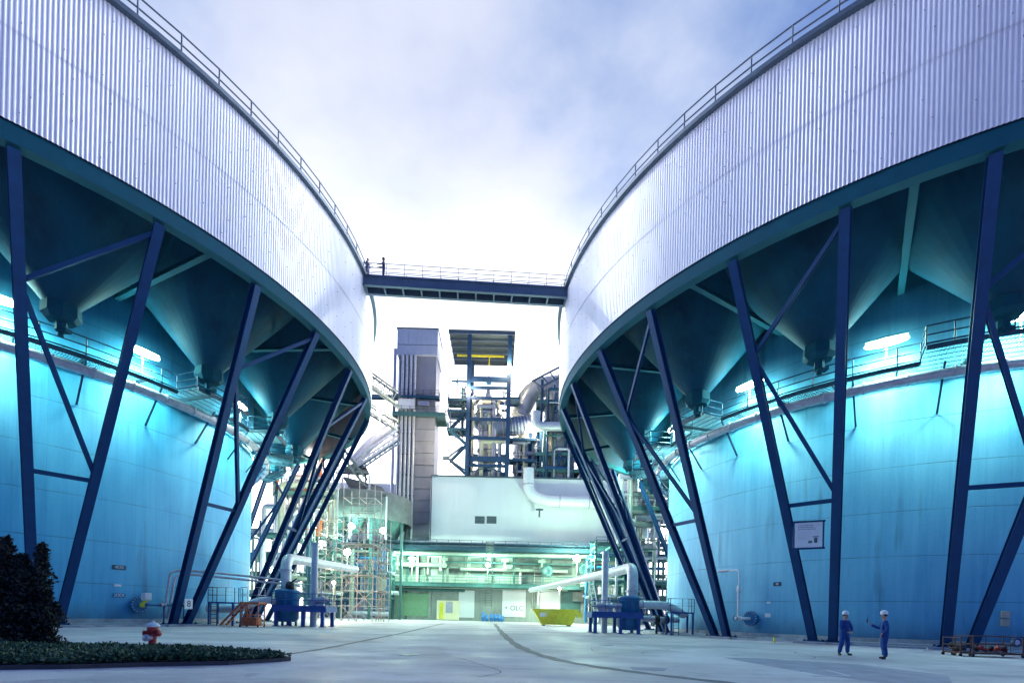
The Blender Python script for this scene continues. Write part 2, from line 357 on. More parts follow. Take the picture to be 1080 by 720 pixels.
M_['mark'] = mat('worn_white_road_paint', (.70, .72, .75), .7, 0, .25, 6)
M_['kerb'] = mat('painted_edge_shade', (.06, .06, .065), .8, 0, .3, 3, bump=.3)  # dark colour stands in for the shadow edge under the ground cover
M_['soil'] = mat('dark_soil', (.03, .026, .022), .95, 0, .5, 5, bump=.8, bscale=12)
def strip(name, pts, w, z, material):
    pts = [Vector((p[0], p[1], 0)) for p in pts]; L_ = []; R__ = []
    # smooth the polyline
    q = []
    for i in range(len(pts)-1):
        p0 = pts[max(0, i-1)]; p1 = pts[i]; p2 = pts[i+1]; p3 = pts[min(len(pts)-1, i+2)]
        for k in range(8):
            t = k/8; q.append(.5*((2*p1)+(p2-p0)*t+(2*p0-5*p1+4*p2-p3)*t*t+(3*p1-p0-3*p2+p3)*t**3))
    q.append(pts[-1])
    for i, p in enumerate(q):
        d = (q[min(i+1, len(q)-1)]-q[max(0, i-1)]).normalized(); nrm = Vector((-d.y, d.x, 0)); ww = w/2*(1+.18*sin(i*1.7)+.12*sin(i*.63))
        L_.append(p+nrm*ww); R__.append(p-nrm*ww)
    vs = [(p.x, p.y, z) for p in L_+R__]; n = len(q)
    return structure(MB().add(vs, [(i, i+n, i+n+1, i+1) for i in range(n-1)]).build(name, material))
strip('ground_joint', [G(*p) for p in ((522, 657.5), (527, 664), (537, 674), (553, 684), (583, 694), (625, 702), (700, 712), (790, 722))], .42, .004, 'seam')
strip('ground_joint', [G(*p) for p in ((468, 657), (455, 660), (425, 667), (385, 675), (345, 683), (300, 690))], .26, .004, 'seam')
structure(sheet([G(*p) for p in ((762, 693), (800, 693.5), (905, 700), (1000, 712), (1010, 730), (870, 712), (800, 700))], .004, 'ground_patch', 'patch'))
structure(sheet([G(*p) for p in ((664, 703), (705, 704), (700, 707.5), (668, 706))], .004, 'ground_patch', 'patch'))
mk = MB()
q = [G(*p) for p in ((834, 706.5), (872, 706.5), (897, 712.5), (858, 712.5))]
for a, b_ in zip(q, q[1:]+q[:1]): mk.beam(Vector((a.x, a.y, .008)), Vector((b_.x, b_.y, .008)), .07, .006)
structure(mk.build('ground_marking', 'mark'))
# gravel verge round the silos + kerbs are part of each silo plinth

# ------------------------------------------------------------------ silos
RT = 30.0; RC = 18.85
Z0, ZB, ZM, ZT = .47, 21.85, 25.73, 29.84
def ribbed(c, r0, z0, z1, ribs, depth):
    mb = MB(); n = ribs*4; vs = []
    for z in (z0, z1):
        for k in range(n):
            t = 2*pi*k/n; rr = r0+(depth if k % 4 in (0, 1) else 0); vs.append((c[0]+rr*cos(t), c[1]+rr*sin(t), z))
    mb.add(vs, [(k, (k+1) % n, n+(k+1) % n, n+k) for k in range(n)]); return mb
def ring_beam(mb, c, r0, r1, z0, z1, n=136):
    mb.lathe([(r0, z0), (r1, z0), (r1, z1), (r0, z1), (r0, z0)], n, (c[0], c[1], 0), smooth=False)

def silo(c, side, vlist, lamps, jut, label):
    """vlist: (foot_angle, top_a, top_b) ; top_b is the leg the bracing starts from"""
    t = thing('storage_silo', label, 'silo', (c[0], c[1], 0), 'twin storage silos')
    # cladding: upper and lower course, the upper one lapping over the lower
    lo = ribbed(c, RT-.07, ZB-.02, ZM+.05, 1080, .026).build('cladding', 'clad', t)
    upm = ribbed(c, RT-.04, ZM, ZT, 1080, .026); nup = len(upm.f)
    scr = upm; rnd = random.Random(5+side)
    for row in range(9):
        z = ZB+.45+row*.93+(.1 if row > 3 else 0)
        for k in range(0, 1080, 8):
            a = 360*(k+.125+(row % 2)*2)/1080; da = (a-((-25) if side == 0 else 205)+180) % 360-180
            if abs(da) > 75 or rnd.random() < .4: continue
            p = pol(c, RT+(.05 if z > ZM else 0), a, z+rnd.uniform(-.03, .03)); scr.box(p, (.03, .035, .035), R_(a))
    up = scr.build('cladding', 'clad', t); up.data.materials.append(M_['gutter'])
    for f_ in up.data.polygons[nup:]: f_.material_index = 1
    g = MB(); ring_beam(g, c, RT-.1, RT+.28, ZT-.16, ZT+.08, 180); g.build('gutter', 'gutter', t)
    rf = MB().lathe([(RT, ZT-.05), (20, ZT+.35), (0, ZT+.6)], 90, (c[0], c[1], 0), smooth=False); rf.build('roof', 'galv', t)
    # rim railing: inset a little
    ps, rl = MB(), MB(); n = 96; rr = RT+.02
    pts = [pol(c, rr, 360*k/n, ZT+.05) for k in range(n+1)]
    for p in pts[:-1]: ps.tube([p, p+Vector((0, 0, 1.15))], .045, 6)
    for hh in (1.15, .6): rl.tube([pol(c, rr, 360*k/n, ZT+.05+hh) for k in range(n+1)], .045, 6, cap=False)
    rl.add(ps.v, ps.f, True).build('rim_railing', 'gutter', t)
    # ring beam, drum inside, soffit
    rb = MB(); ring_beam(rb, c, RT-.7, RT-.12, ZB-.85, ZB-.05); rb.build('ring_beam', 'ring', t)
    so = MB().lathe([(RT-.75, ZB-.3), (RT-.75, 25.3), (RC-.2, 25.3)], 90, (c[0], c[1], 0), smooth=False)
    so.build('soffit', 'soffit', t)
    # core wall and plinth
    wm = silo_wall_mat('painted_core_wall_%d' % side, c, (.06, .40, .64) if side == 0 else (.12, .47, .67))
    MB().lathe([(RC, Z0), (RC, 21.8), (RC-.6, 21.8), (RC-.6, 25.3)], 180, (c[0], c[1], 0)).build('core_wall', wm, t)
    MB().lathe([(RC+.05, Z0), (RC+.25, Z0), (RC+.32, .22), (RC+1.0, .2), (RC+1.05, .1), (RC+2.2, .1), (RC+2.25, .0)], 150, (c[0], c[1], 0), smooth=False).build('plinth', 'plinth', t)
    # hoppers
    for k, (fa, ta, tb) in enumerate(vlist):
        ca = (ta+tb)/2 if side == 0 else (ta+tb)/2
        hc = pol(c, 22.7, ca, 0)
        h = MB().lathe([(.75, 17.9), (6.9, 25.3)], 40, hc).build('hopper', 'hopper', t)
        mouth = MB().lathe([(.76, 18.02), (.9, 17.92), (.92, 17.35), (.7, 17.1), (.28, 17.05), (.28, 16.6)], 8, hc, smooth=False)
        mouth.tube([hc+Vector((0, 0, 17.2)), hc+Vector((0, 0, 16.3))], .16, 8)
        mouth.box(hc+Vector((.15, 0, 16.6)), (.6, .4, .2))
        mouth.build('hopper_outlet', 'ring', h)
    # legs and bracing
    for fa, ta, tb in vlist:
        feet = [pol(c, 20.5, fa+1.5*(1 if ta > tb else -1), .12), pol(c, 20.5, fa-1.5*(1 if ta > tb else -1), .12)]
        tops = [pol(c, RT-.42, ta, ZB-.9), pol(c, RT-.42, tb, ZB-.9)]
        out = Vector((cos(R_(fa)), sin(R_(fa)), 0))
        for a, b_ in zip(feet, tops):
            mb = MB(); mb.ibeam(a, b_, .45, .42, .045, out)
            for q_ in (.17, .36, .55, .74): 
                p = a.lerp(b_, q_)
            cl = mb.build('column', 'blue', t)
            fp = MB(); fp.box(a+Vector((0, 0, .04)), (.95, .95, .06), R_(fa))
            for sx in (-.4, .4):
                for sy in (-.4, .4): q_ = Matrix.Rotation(R_(fa), 3, 'Z') @ Vector((sx, sy, .1)); fp.box(a+q_, (.09, .09, .1), R_(fa))
            fp.build('base_plate', 'blue', cl)
        pd = MB(); pc_ = (feet[0]+feet[1])/2; pd.box((pc_.x, pc_.y, .06), (1.7, 3.0, .16), R_(fa)); bevel(pd.build('column_pad', 'plinth', t), .04)
        A, B = feet[0], feet[1]; TA, TB = tops
        def on(a, b_, z): return a.lerp(b_, (z-a.z)/(b_.z-a.z))
        inn = out*(-.02)
        for p, q_, w in ((on(A, TA, 8.3), on(B, TB, 8.3), .21), (on(B, TB, 8.5), on(A, TA, 16.3), .21), (on(A, TA, 16.3), on(B, TB, 20.6), .2)):
            MB().ibeam(p, q_, w, w, .03, out).build('brace', 'blue', t)
    # radial ties between hoppers
    for i in range(len(vlist)):
        a = vlist[i][2]; b_ = vlist[(i+1) % len(vlist)][1]
        d = (b_-a+180) % 360-180
        mid = a+d/2
        MB().ibeam(pol(c, RT-.7, mid, ZB-.55), pol(c, RC-.3, mid, 21.75), .34, .3, .04, Vector((0, 0, 1))).build('radial_tie', 'ring', t)
    # gallery round the core
    n = 120
    def prof(a):
        for a0, a1 in jut:
            d0 = (a-a0) % 360
            if d0 < (a1-a0) % 360: return 22.6
        return 20.6
    angs = [360*k/n for k in range(n+1)]
    dk = MB(); rad = [prof(a) for a in angs]
    for i in range(n):
        r = rad[i]; a0, a1 = angs[i], angs[i+1]
        q0, q1, q2, q3 = pol(c, RC+.15, a0, 16.5), pol(c, r, a0, 16.5), pol(c, r, a1, 16.5), pol(c, RC+.15, a1, 16.5)
        vs = [q0, q1, q2, q3]+[v-Vector((0, 0, .05)) for v in (q0, q1, q2, q3)]
        for q in range(7): ab = a0+3.0*(q+.5)/7; dk.beam(pol(c, RC+.15, ab, 16.48), pol(c, r, ab, 16.48), .012, .05)
        for q in range(6): f_ = (q+.5)/6; dk.beam(q0.lerp(q1, f_)-Vector((0, 0, .03)), q3.lerp(q2, f_)-Vector((0, 0, .03)), .03, .04)
        dk.beam(q1-Vector((0, 0, .12)), q2-Vector((0, 0, .12)), .07, .26)
        if i % 3 == 0: dk.beam(pol(c, RC+.02, a0, 16.36), pol(c, r, a0, 16.36), .09, .2)
    dk.build('gallery', 'grate', t)
    for i in range(0, n, 4):
        a0 = angs[i]; MB().beam(pol(c, RC+.02, a0, 13.9), pol(c, RC+1.7, a0, 16.3), .1, .1).build('gallery_bracket', 'rail', t)
    ps, rl = MB(), MB(); path = []
    for i in range(n):
        path.append((rad[i], angs[i])); 
        if rad[i] != rad[(i+1) % n] and True: path.append((rad[i], angs[i+1])); path.append((rad[(i+1) % n], angs[i+1]))
    path.append(path[0])
    pp = [pol(c, r-.06, a, 16.5) for r, a in path]
    for hh in (1.1, .6, .14): rl.tube([p+Vector((0, 0, hh)) for p in pp], .04 if hh > .2 else .05, 6, cap=False)
    for i, p in enumerate(pp[:-1]):
        if i % 2 == 0 or (pp[i+1]-p).length > 1.3: ps.tube([p, p+Vector((0, 0, 1.1))], .042, 6)
    rl.add(ps.v, ps.f, True).build('gallery_railing', 'rail', t)
    # ring main under the gallery with flanges
    pm = MB(); n = 90; pm.tube([pol(c, 20.15, 360*k/n, 15.75) for k in range(n+1)], .30, 12, cap=False)
    rm = pm.build('ring_main_pipe', 'galv', t)
    fl = MB()
    for k in range(0, 360, 6):
        p = pol(c, 20.15, k+1.5, 15.75); d = Vector((-sin(R_(k+1.5)), cos(R_(k+1.5)), 0)); fl.lathe([(.3, -.05), (.37, -.05), (.37, .05), (.3, .05)], 12, p, False, axis=d)
    fl.build('pipe_flange', 'galv', rm)
    ca = MB()
    for r, z in ((19.0, 16.2),): ca.tube([pol(c, r, 360*k/n, z) for k in range(n+1)], .07, 6, cap=False)
    ca.build('cable_conduit', 'rail', t)
    return t

# V legs: left silo evenly spaced; braces run from the right-hand foot seen from the yard
CL = (-42.1, 43.1); CR = (35.2, 46.6)
VL = [(-40.3+360/17*k, -40.3+360/17*k-5.3, -40.3+360/17*k+5.3) for k in range(17)]
fr = {0: (-117.6, -120.6, -110.0), 1: (-135.5, -140.6, -130.5), 2: (-155.0, -162.1, -151.4), 3: (-176.0, -183.3, -172.9)}
VR = []
for k in range(17):
    if k in fr: VR.append(fr[k])
    else: m0 = -115.3-360/17*k; VR.append((m0, m0-5.3, m0+5.3))
VRs = VR[:1]+VR[:0:-1]   # counter-clockwise order
VRs = sorted(VR, key=lambda v: v[0] % 360)
VLs = VL
silo_l = silo(CL, 0, VLs, None, [(342, 357), (20, 40), (60, 80), (100, 300)] if False else [(339, 351), (0, 9), (18, 30), (39, 51)], 'left silo, ribbed white drum on a blue core, with the dark shrub at its foot')
silo_r = silo(CR, 1, VRs, None, [(237, 252), (195, 204), (174, 186), (156, 165)], 'right silo, ribbed white drum on a blue core, behind two helmeted men')

# mercury tube lamps on the galleries
def silo_lamp(c, a, label, proto=[None]):
    if proto[0] is None:
        t = thing('gallery_lamp', label, 'lamp', (0, 0, 0), 'tube lamps on the silo galleries')
        MB().tube([(0, 0, 0), (0, 0, 1.75)], .035, 8).build('lamp_post', 'white', t, True)
        b = MB(); b.box((0, 0, 2.0), (.26, 2.1, .1)); bevel(b.build('lamp_housing', 'white', t, True), .03)
        b = MB(); b.lathe([(0, -1.1), (.12, -1.0), (.2, -.5), (.22, 0), (.2, .5), (.12, 1.0), (0, 1.1)], 14, (.03, 0, 1.78), axis=(0, 1, 0)); b.build('lamp_tube', 'lamp', t, True)
        ld = bpy.data.lights.new('lamp_light', 'POINT'); ld.energy = LAMP_SILO; ld.color = (.5, 1.0, .84); ld.shadow_soft_size = .35
        lo = bpy.data.objects.new('lamp_light', ld); COL.objects.link(lo); lo.parent = t; lo.location = (.3, 0, 1.75)
        ld = bpy.data.lights.new('lamp_light', 'AREA'); ld.shape = 'RECTANGLE'; ld.size = .5; ld.size_y = 2.2; ld.energy = LAMP_DOWN; ld.color = (.52, 1.0, .88)
        lo = bpy.data.objects.new('lamp_light', ld); COL.objects.link(lo); lo.parent = t; lo.location = (-.02, 0, 1.5); lo.rotation_euler = (0, R_(4), 0)
        proto[0] = t
    else: t = ctree(proto[0])
    t.location = pol(c, 20.05, a, 16.5); t.rotation_euler = (0, 0, R_(a)); tag(t, label, 'lamp', 'tube lamps on the silo galleries'); return t
names_l = [(-47, 'tube lamp at the left edge of the photo on the left silo gallery'),
           (-26.8, 'brightest tube lamp on the left silo gallery, between the second column and the third'),
           (-1, 'tube lamp on the left silo gallery just right of the third column'),
           (22.9, 'small far tube lamp under the third hopper of the left silo'),
           (44, 'most distant tube lamp on the left silo, low beside the edge of its core wall'),
           ]
names_r = [(-110.5, 'tube lamp at the right edge of the photo on the right silo gallery'),
           (-127.5, 'bright tube lamp in the middle of the right silo gallery'),
           (-150.5, 'bright tube lamp on the right silo gallery left of the hopper outlet'),
           (-176, 'smaller tube lamp on the right silo gallery between two crossing columns'),
           (165.6, 'most distant tube lamp on the right silo, low by the far curve of its gallery')]
for a, l in names_l: silo_lamp(CL, a, l)
for a, l in names_r: silo_lamp(CR, a, l)

# ------------------------------------------------------------------ fittings on the silo walls
def wall_plate(c, a, z, w, h, material, name, label, txt=None, tmat='white', tsize=.3, r=RC+.03, cat='sign'):
    p = pol(c, r, a, z); t = thing(name, label, cat, p)
    b = MB(); b.box(p, (.03, w, h), R_(a)); bevel(b.build('plate', material, t), .01)
    if txt:
        q = pol(c, r+.02, a, z); text(txt, 'lettering', tsize, q, (pi/2, 0, R_(a)+pi/2), tmat, t)
    return t
def ang_at(x, y, c, r=RC):
    a, b = ray(x, y); cx, cy = c; A = a*a+1; B = -2*(a*cx+cy); D = max(0, B*B-4*A*(cx*cx+cy*cy-r*r)); Y = (-B-sqrt(D))/(2*A)
    return math.degrees(atan2(Y-cy, a*Y-cx)), HC+b*Y
a, z = ang_at(125.5, 598, CL); wall_plate(CL, a, z, .8, .3, 'darkblue', 'number_plate', 'dark blue number plate with white digits on the left silo wall', '4030', 'white', .27)
a, z = ang_at(124, 617, CL); wall_plate(CL, a, z, .42, .15, 'white', 'label_plate', 'tiny white blank label between the number plate and the crossed symbols, left silo')
a, z = ang_at(125.5, 627.5, CL); wall_plate(CL, a, z, .75, .3, 'cyl', 'label_plate', 'small plate with crossed white marks low on the left silo wall', 'XXX', 'white', .3)
a, z = ang_at(820, 615.5, CR); wall_plate(CR, a, z, .55, .27, 'darkblue', 'number_plate', 'dark framed plate with white marks on the right silo wall', '40', 'white', .22)
a, z = ang_at(811, 635, CR); wall_plate(CR, a, z, .26, .13, 'white', 'label_plate', 'tiny white label above the white square on the right silo wall')
a, z = ang_at(810, 648.5, CR); wall_plate(CR, a, z, .42, .28, 'white', 'label_plate', 'white square label beside the round manhole of the right silo')
a, z = ang_at(199, 636.5, CL, 21.7); wall_plate(CL, a, z, .62, .72, 'white', 'number_sign', 'white square sign with a black figure 8 on the foot of the left silo column', '8', 'dark', .62, r=21.7)
a, z = ang_at(1059, 652, CR)
t = thing('switch_box', 'pair of beige switch boxes on the right silo wall near the picture edge', 'switch box', pol(CR, RC+.1, a, z))
for dz in (-.23, .23):
    b = MB(); b.box(pol(CR, RC+.1, a, z+dz), (.18, .38, .4), R_(a)); bevel(b.build('box', 'beige', t), .02)

def manhole(c, x, y, label, extra):
    a, z = ang_at(x, y, c); out = Vector((cos(R_(a)), sin(R_(a)), 0)); p = pol(c, RC, a, z); tn = Vector((-out.y, out.x, 0))
    t = thing('manhole', label, 'manhole', p)
    MB().lathe([(.42, -.1), (.42, .35), (.56, .35), (.56, .48), (.0, .5)], 28, p, False, axis=out).build('flange', 'cyl', t)
    b = MB()
    for k in range(16): q = 2*pi*k/16; b.box(p+out*.5+(tn*cos(q)+Vector((0, 0, 1))*sin(q))*.5, (.07, .07, .07), R_(a))
    b.build('bolts', 'galv', t)
    return a, z, out, tn, p, t
# left one, with a valve train running to the column foot
a, z, out, tn, p, t = manhole(CL, 143, 637, 'round blue manhole with valves on the left silo wall', 0)
vt = thing('valve_train', 'small pipe with valves and handwheels running from the manhole to the left silo column', 'valve', p+out*.6)
b = MB(); q0 = p+out*.5; b.bend([q0, q0+out*.7, q0+out*.7+tn*3.6], .15, .085, 10); b.build('pipe', 'cyl', vt)
b = MB(); b.box(q0+out*.7+Vector((0, 0, .55)), (.45, .45, .5), R_(a)); bevel(b.build('valve_box', 'white', vt), .04)
b = MB(); b.lathe([(.14, -.35), (.2, -.2), (.1, 0), (.2, .2), (.14, .35)], 12, q0+out*.45+Vector((0, 0, .15)), axis=Vector((0, 0, 1))+tn*.5); b.build('valve_body', 'yellow', vt)
for k, dx in enumerate((1.1, 1.9, 2.7)):
    b = MB(); cc = q0+out*.7+tn*dx; b.lathe([(.16, -.18), (.16, -.12), (.09, -.1), (.12, 0), (.09, .1), (.16, .12), (.16, .18)], 12, cc, axis=tn); b.build('valve_body', 'galv', vt)
    b = MB(); b.tube([cc, cc+Vector((0, 0, .3))], .025, 6); b.lathe([(.11, -.02), (.15, 0), (.11, .02), (.11, -.02)], 14, cc+Vector((0, 0, .3))); b.build('handwheel', 'galv', vt)
b = MB(); 
for dx in (1.2, 2.6): cc = q0+out*.7+tn*dx; b.tube([cc, (cc.x, cc.y, .1)], .05, 6)
b.build('support', 'cyl', vt)
# right one with a white riser pipe
a, z, out, tn, p, t = manhole(CR, 795, 652, 'round blue manhole on the right silo wall below the white riser pipe', 0)
vt = thing('riser_pipe', 'thin white riser pipe with a bend above the manhole of the right silo', 'pipe', p+out*.6)
b = MB(); b.bend([p+out*.45, p+out*1.0, p+out*1.0-tn*.5], .2, .1, 10); b.build('branch_pipe', 'white', vt)
base = p+out*1.0-tn*.55
top = ang_at(788, 600, CR, RC+1.0)[1]
b = MB(); b.bend([base+Vector((0, 0, 0)), (base.x, base.y, top), Vector((base.x, base.y, top))-tn*1.9], .3, .055, 10); b.tube([base, (base.x, base.y, z+2.0)], .1, 10); b.build('riser', 'white', vt)
b = MB(); b.lathe([(.1, 0), (.15, .05), (.15, .4), (.07, .55)], 12, (base.x, base.y, z+1.9)); b.build('strainer', 'white', vt)
b = MB(); b.tube([Vector((base.x, base.y, top))-tn*.9, Vector((base.x, base.y, top))-tn*1.7], .1, 10); b.build('pipe_sleeve', 'galv', vt)
b = MB(); b.lathe([(.12, -.2), (.18, -.18), (.18, .18), (.12, .2)], 12, base, axis=tn); b.tube([base, base+out*.35], .03, 6); b.build('valve_body', 'white', vt)
b = MB(); b.lathe([(.16, -.02), (.2, 0), (.16, .02), (.16, -.02)], 14, base+out*.35, axis=out); b.build('handwheel', 'rail', vt)

# board on the right silo V
pL, pR = P(838, 551, 30.6), P(867, 548.5, 29.9)
q2, q3 = P(838.5, 579, 30.6), P(867.5, 577, 29.9)
cen = (pL+q3)/2; bt = thing('notice_board', 'white notice board with small print and two dark pictures between two right silo columns', 'sign', cen)
dirv = (pR-pL); dirv.z = 0; wv = dirv.length; rz = atan2(dirv.y, dirv.x); hv = pL.z-q2.z-.1
b = MB(); b.box(cen, (wv, .06, hv), rz); bevel(b.build('board', 'white', bt), .015)
b = MB(); nrm = Vector((sin(rz), -cos(rz), 0)); ax = Vector((cos(rz), sin(rz), 0))
for dz in (hv/2+.05, -hv/2-.05): b.beam(cen-ax*(wv/2+.15)+Vector((0, 0, dz)), cen+ax*(wv/2+.15)+Vector((0, 0, dz)), .1, .1)
[b.beam(cen+ax*(wv/2+.06)*s_+Vector((0, 0, -hv/2-.05)), cen+ax*(wv/2+.06)*s_+Vector((0, 0, hv/2+.05)), .06, .06) for s_ in (-1, 1)]
b.build('board_frame', 'blue', bt)
b = MB()
rnd = random.Random(3)
for row in range(3):
    x = -wv*.38
    while x < wv*(.2 if row else .1):
        w_ = rnd.uniform(.03, .12); b.box(cen+nrm*.034+ax*(x+w_/2)+Vector((0, 0, hv*.38-row*.11)), (w_, .004, .035), rz); x += w_+.03
for row in range(6):
    x = -wv*.38
    while x < wv*.05:
        w_ = rnd.uniform(.02, .07); b.box(cen+nrm*.034+ax*(x+w_/2)+Vector((0, 0, hv*.12-row*.09)), (w_, .004, .012), rz); x += w_+.03
b.build('small_print', 'gutter', bt)
b = MB(); b.box(cen+nrm*.036+ax*wv*.27+Vector((0, 0, -hv*.22)), (.17, .008, .3), rz); b.box(cen+nrm*.036+ax*wv*.27+Vector((0, 0, -hv*.08)), (.32, .008, .05), rz)
b.box(cen+nrm*.036+ax*wv*.07+Vector((0, 0, -hv*.28)), (.2, .008, .13), rz); b.build('picture', 'teal', bt)

# ------------------------------------------------------------------ footbridge between the two drums
YB = 44.25; xl, xr = -12.7, 5.9; ZD = ZT-.15
t = thing('footbridge', 'slim steel footbridge joining the rims of the two silos', 'footbridge', ((xl+xr)/2, YB, ZD))
b = MB()
for y in (YB-.6, YB+.6): b.ibeam((xl, y, ZD-.4), (xr, y, ZD-.4), .3, .78, .05, (0, 0, 1))
b.build('girder', 'bridge', t)
b = MB(); b.box(((xl+xr)/2, YB, ZD+.0), (xr-xl, 1.2, .06)); 
for k in range(12): b.box((xl+.7+k*(xr-xl-1.4)/11, YB, ZD-.6), (.12, 1.15, .4))
b.build('deck', 'bridge', t)
for y in (YB-.65, YB+.65):
    ps, rl = MB(), MB(); railing(ps, rl, [(xl-.6, y, ZD+.03), (xr+.6, y, ZD+.03)], 1.1, 1.5, .025, (1.1, .72, .38), toe=.14)
    rl.add(ps.v, ps.f, True).build('railing', 'bridge', t)

t.rotation_euler = (0, 0, R_(3.4))

# ------------------------------------------------------------------ people (skinned bodies, overalls and helmets as children)
M_['skin'] = mat('skin', (.48, .27, .19), .55)
M_['overall'] = mat('blue_overall', (.012, .075, .28), .9, 0, .45, 7, bump=1.0, bscale=9)
M_['overall_grey'] = mat('grey_work_clothes', (.16, .16, .24), .85, 0, .2, 9)
M_['navy'] = mat('navy_work_clothes', (.012, .03, .11), .85, 0, .2, 9)
M_['helmet'] = mat('white_helmet', (.82, .82, .80), .35)
M_['boot'] = mat('black_boot', (.015, .015, .02), .5)
M_['hair'] = mat('dark_hair', (.03, .02, .015), .8)
def skin(name, chains, material, parent, root=0, sub=2):
    """chains: lists of (key, pos, radius) sharing keys"""
    me = bpy.data.meshes.new(name); bm = bmesh.new(); lay = bm.verts.layers.skin.verify(); V = {}
    for ch in chains:
        prev = None
        for key, p, r in ch:
            if key not in V:
                v = bm.verts.new(p); v[lay].radius = (r, r) if not isinstance(r, tuple) else r; V[key] = v
            v = V[key]
            if prev is not None and bm.edges.get((prev, v)) is None: bm.edges.new((prev, v))
            prev = v
    V[chains[0][0][0]][lay].use_root = True
    bm.to_mesh(me); bm.free(); me.materials.append(M_[material])
    o = bpy.data.objects.new(name, me); COL.objects.link(o); o.parent = parent
    a = o.modifiers.new('skin', 'SKIN'); a.use_smooth_shade = True; b = o.modifiers.new('sub', 'SUBSURF'); b.levels = sub; b.render_levels = sub
    return o
def person(label, loc, rz, larm, rarm, cloth='overall', helmet='helmet', scale=1.0, stance=.12, lean=0.0, group=None, coat=False, headturn=0.0):
    """faces local -Y. larm/rarm: (elbow, wrist, fingertip direction) in local metres"""
    t = thing('person', label, 'person', loc, group, rz); t.scale = (scale,)*3
    hd = Vector((sin(headturn), -cos(headturn), 0)); hs = Vector((hd.y*-1, hd.x, 0))
    hc = Vector((0, -.035-lean, 1.635))
    J = dict(pel=(0, 0, .95), spn=(0, -.005-lean*.4, 1.12), cst=(0, -.01-lean*.8, 1.32), nkb=(0, -.005-lean, 1.45))
    body = [[('pel', J['pel'], (.135, .10)), ('spn', J['spn'], (.125, .095)), ('cst', J['cst'], (.15, .11)), ('nkb', J['nkb'], .065), ('nk', (0, -.015-lean, 1.52), .052), ('hd0', tuple(hc+hd*.01+Vector((0, 0, -.055))), (.06, .066)), ('hd1', tuple(hc+Vector((0, 0, .02))), (.072, .088)), ('hd2', tuple(hc-hd*.01+Vector((0, 0, .085))), (.062, .078))]]
    body.append([('hd0', None, 0), ('nose', tuple(hc+hd*.098+Vector((0, 0, -.012))), .013)])
    cl = [[('pel', J['pel'], (.185, .145)), ('spn', J['spn'], (.172, .14)), ('cst', J['cst'], (.20, .15)), ('nkb', (0, -.005-lean, 1.44), .085)]]
    for sg, leg in ((1, 'l'), (-1, 'r')):
        hip = (sg*.095, 0, .90); kn = (sg*(.1+stance*.35), -.03, .50); an = (sg*(.1+stance*.7), .02, .11)
        body.append([('pel', None, 0), ('h'+leg, hip, .085), ('k'+leg, kn, .055), ('a'+leg, an, .04)])
        cl.append([('pel', None, 0), ('h'+leg, hip, .125), ('m'+leg, tuple((Vector(hip)+Vector(kn))/2), .112), ('k'+leg, kn, .092), ('c'+leg, tuple((Vector(kn)+Vector(an))/2+Vector((0, .015, 0))), .083), ('a'+leg, an, .078)])
        a = Vector(an); toe = Vector((sg*.5, -1, 0)).normalized()
        bt = skin('boot', [[('h', tuple(a+Vector((0, .03, -.06))), .05), ('m', tuple(a+toe*.08+Vector((0, 0, -.065))), (.045, .05)), ('t', tuple(a+toe*.17+Vector((0, 0, -.072))), (.036, .045))], [('h', None, 0), ('s', tuple(a+Vector((0, .01, .06))), .05)]], 'boot', t, sub=1)
    for sg, arm, nm in ((1, larm, 'l'), (-1, rarm, 'r')):
        sh = (sg*.175, -.01-lean, 1.405); el, wr, fd = arm; wr = Vector(wr); fd = Vector(fd).normalized()
        side = fd.cross(Vector((0, 0, 1))); side = side.normalized() if side.length > .1 else Vector((1, 0, 0))
        body.append([('cst', None, 0), ('s'+nm, sh, .058), ('e'+nm, el, .042), ('w'+nm, tuple(wr), .028), ('p'+nm, tuple(wr+fd*.055), (.036, .022))])
        for k in range(4):
            o = side*((k-1.5)*.021); ln = (.075, .085, .08, .062)[k]; p0 = wr+fd*.075+o
            body.append([('p'+nm, None, 0), ('f0%s%d' % (nm, k), tuple(p0), .009), ('f1%s%d' % (nm, k), tuple(p0+fd*ln*.5+Vector((0, 0, -.006))), .0085), ('f2%s%d' % (nm, k), tuple(p0+fd*ln*.85+Vector((0, 0, -.028))), .0075)])
        body.append([('p'+nm, None, 0), ('t0'+nm, tuple(wr+fd*.05-side*.04), .011), ('t1'+nm, tuple(wr+fd*.09-side*.06), .009)])
        cl.append([('cst', None, 0), ('s'+nm, sh, .083), ('u'+nm, tuple((Vector(sh)+Vector(el))/2), .08), ('e'+nm, el, .062), ('q'+nm, tuple(Vector(el).lerp(wr, .6)), .055), ('w'+nm, tuple(Vector(el).lerp(wr, .93)), .046)])
    if coat: cl.append([('pel', None, 0), ('skirt', (0, .0, .62), (.17, .14))])
    def fix(chs):
        return [[(k, p if p is not None else (0, 0, 0), r) for k, p, r in c] for c in chs]
    bd = skin('body', fix(body), 'skin', t)
    cv = skin('overalls' if not coat else 'long_coat', fix(cl), cloth, t)
    c = MB()
    for s_ in (-1, 1): c.lathe([(.001, -.012), (.011, -.006), (.011, .006), (.001, .012)], 8, hc+hd*.078+hs*(s_*.031)+Vector((0, 0, .018)))
    c.build('eyes', 'dark', t, True)
    c = MB().box(hc+hd*.083+Vector((0, 0, -.055)), (.045, .012, .01), atan2(hd.y, hd.x)+pi/2); c.build('mouth', 'brown', t, True)
    for s_ in (-1, 1): MB().lathe([(.001, -.02), (.02, -.012), (.022, .01), (.001, .026)], 8, hc+hs*(s_*.083)+Vector((0, 0, -.01))).build('ear', 'skin', t, True)
    MB().lathe([(.07, -.06), (.08, 0), (.08, .05), (.05, .095), (0, .108)], 18, hc-hd*.03+Vector((0, 0, .045))).build('hair', 'hair', t, True)
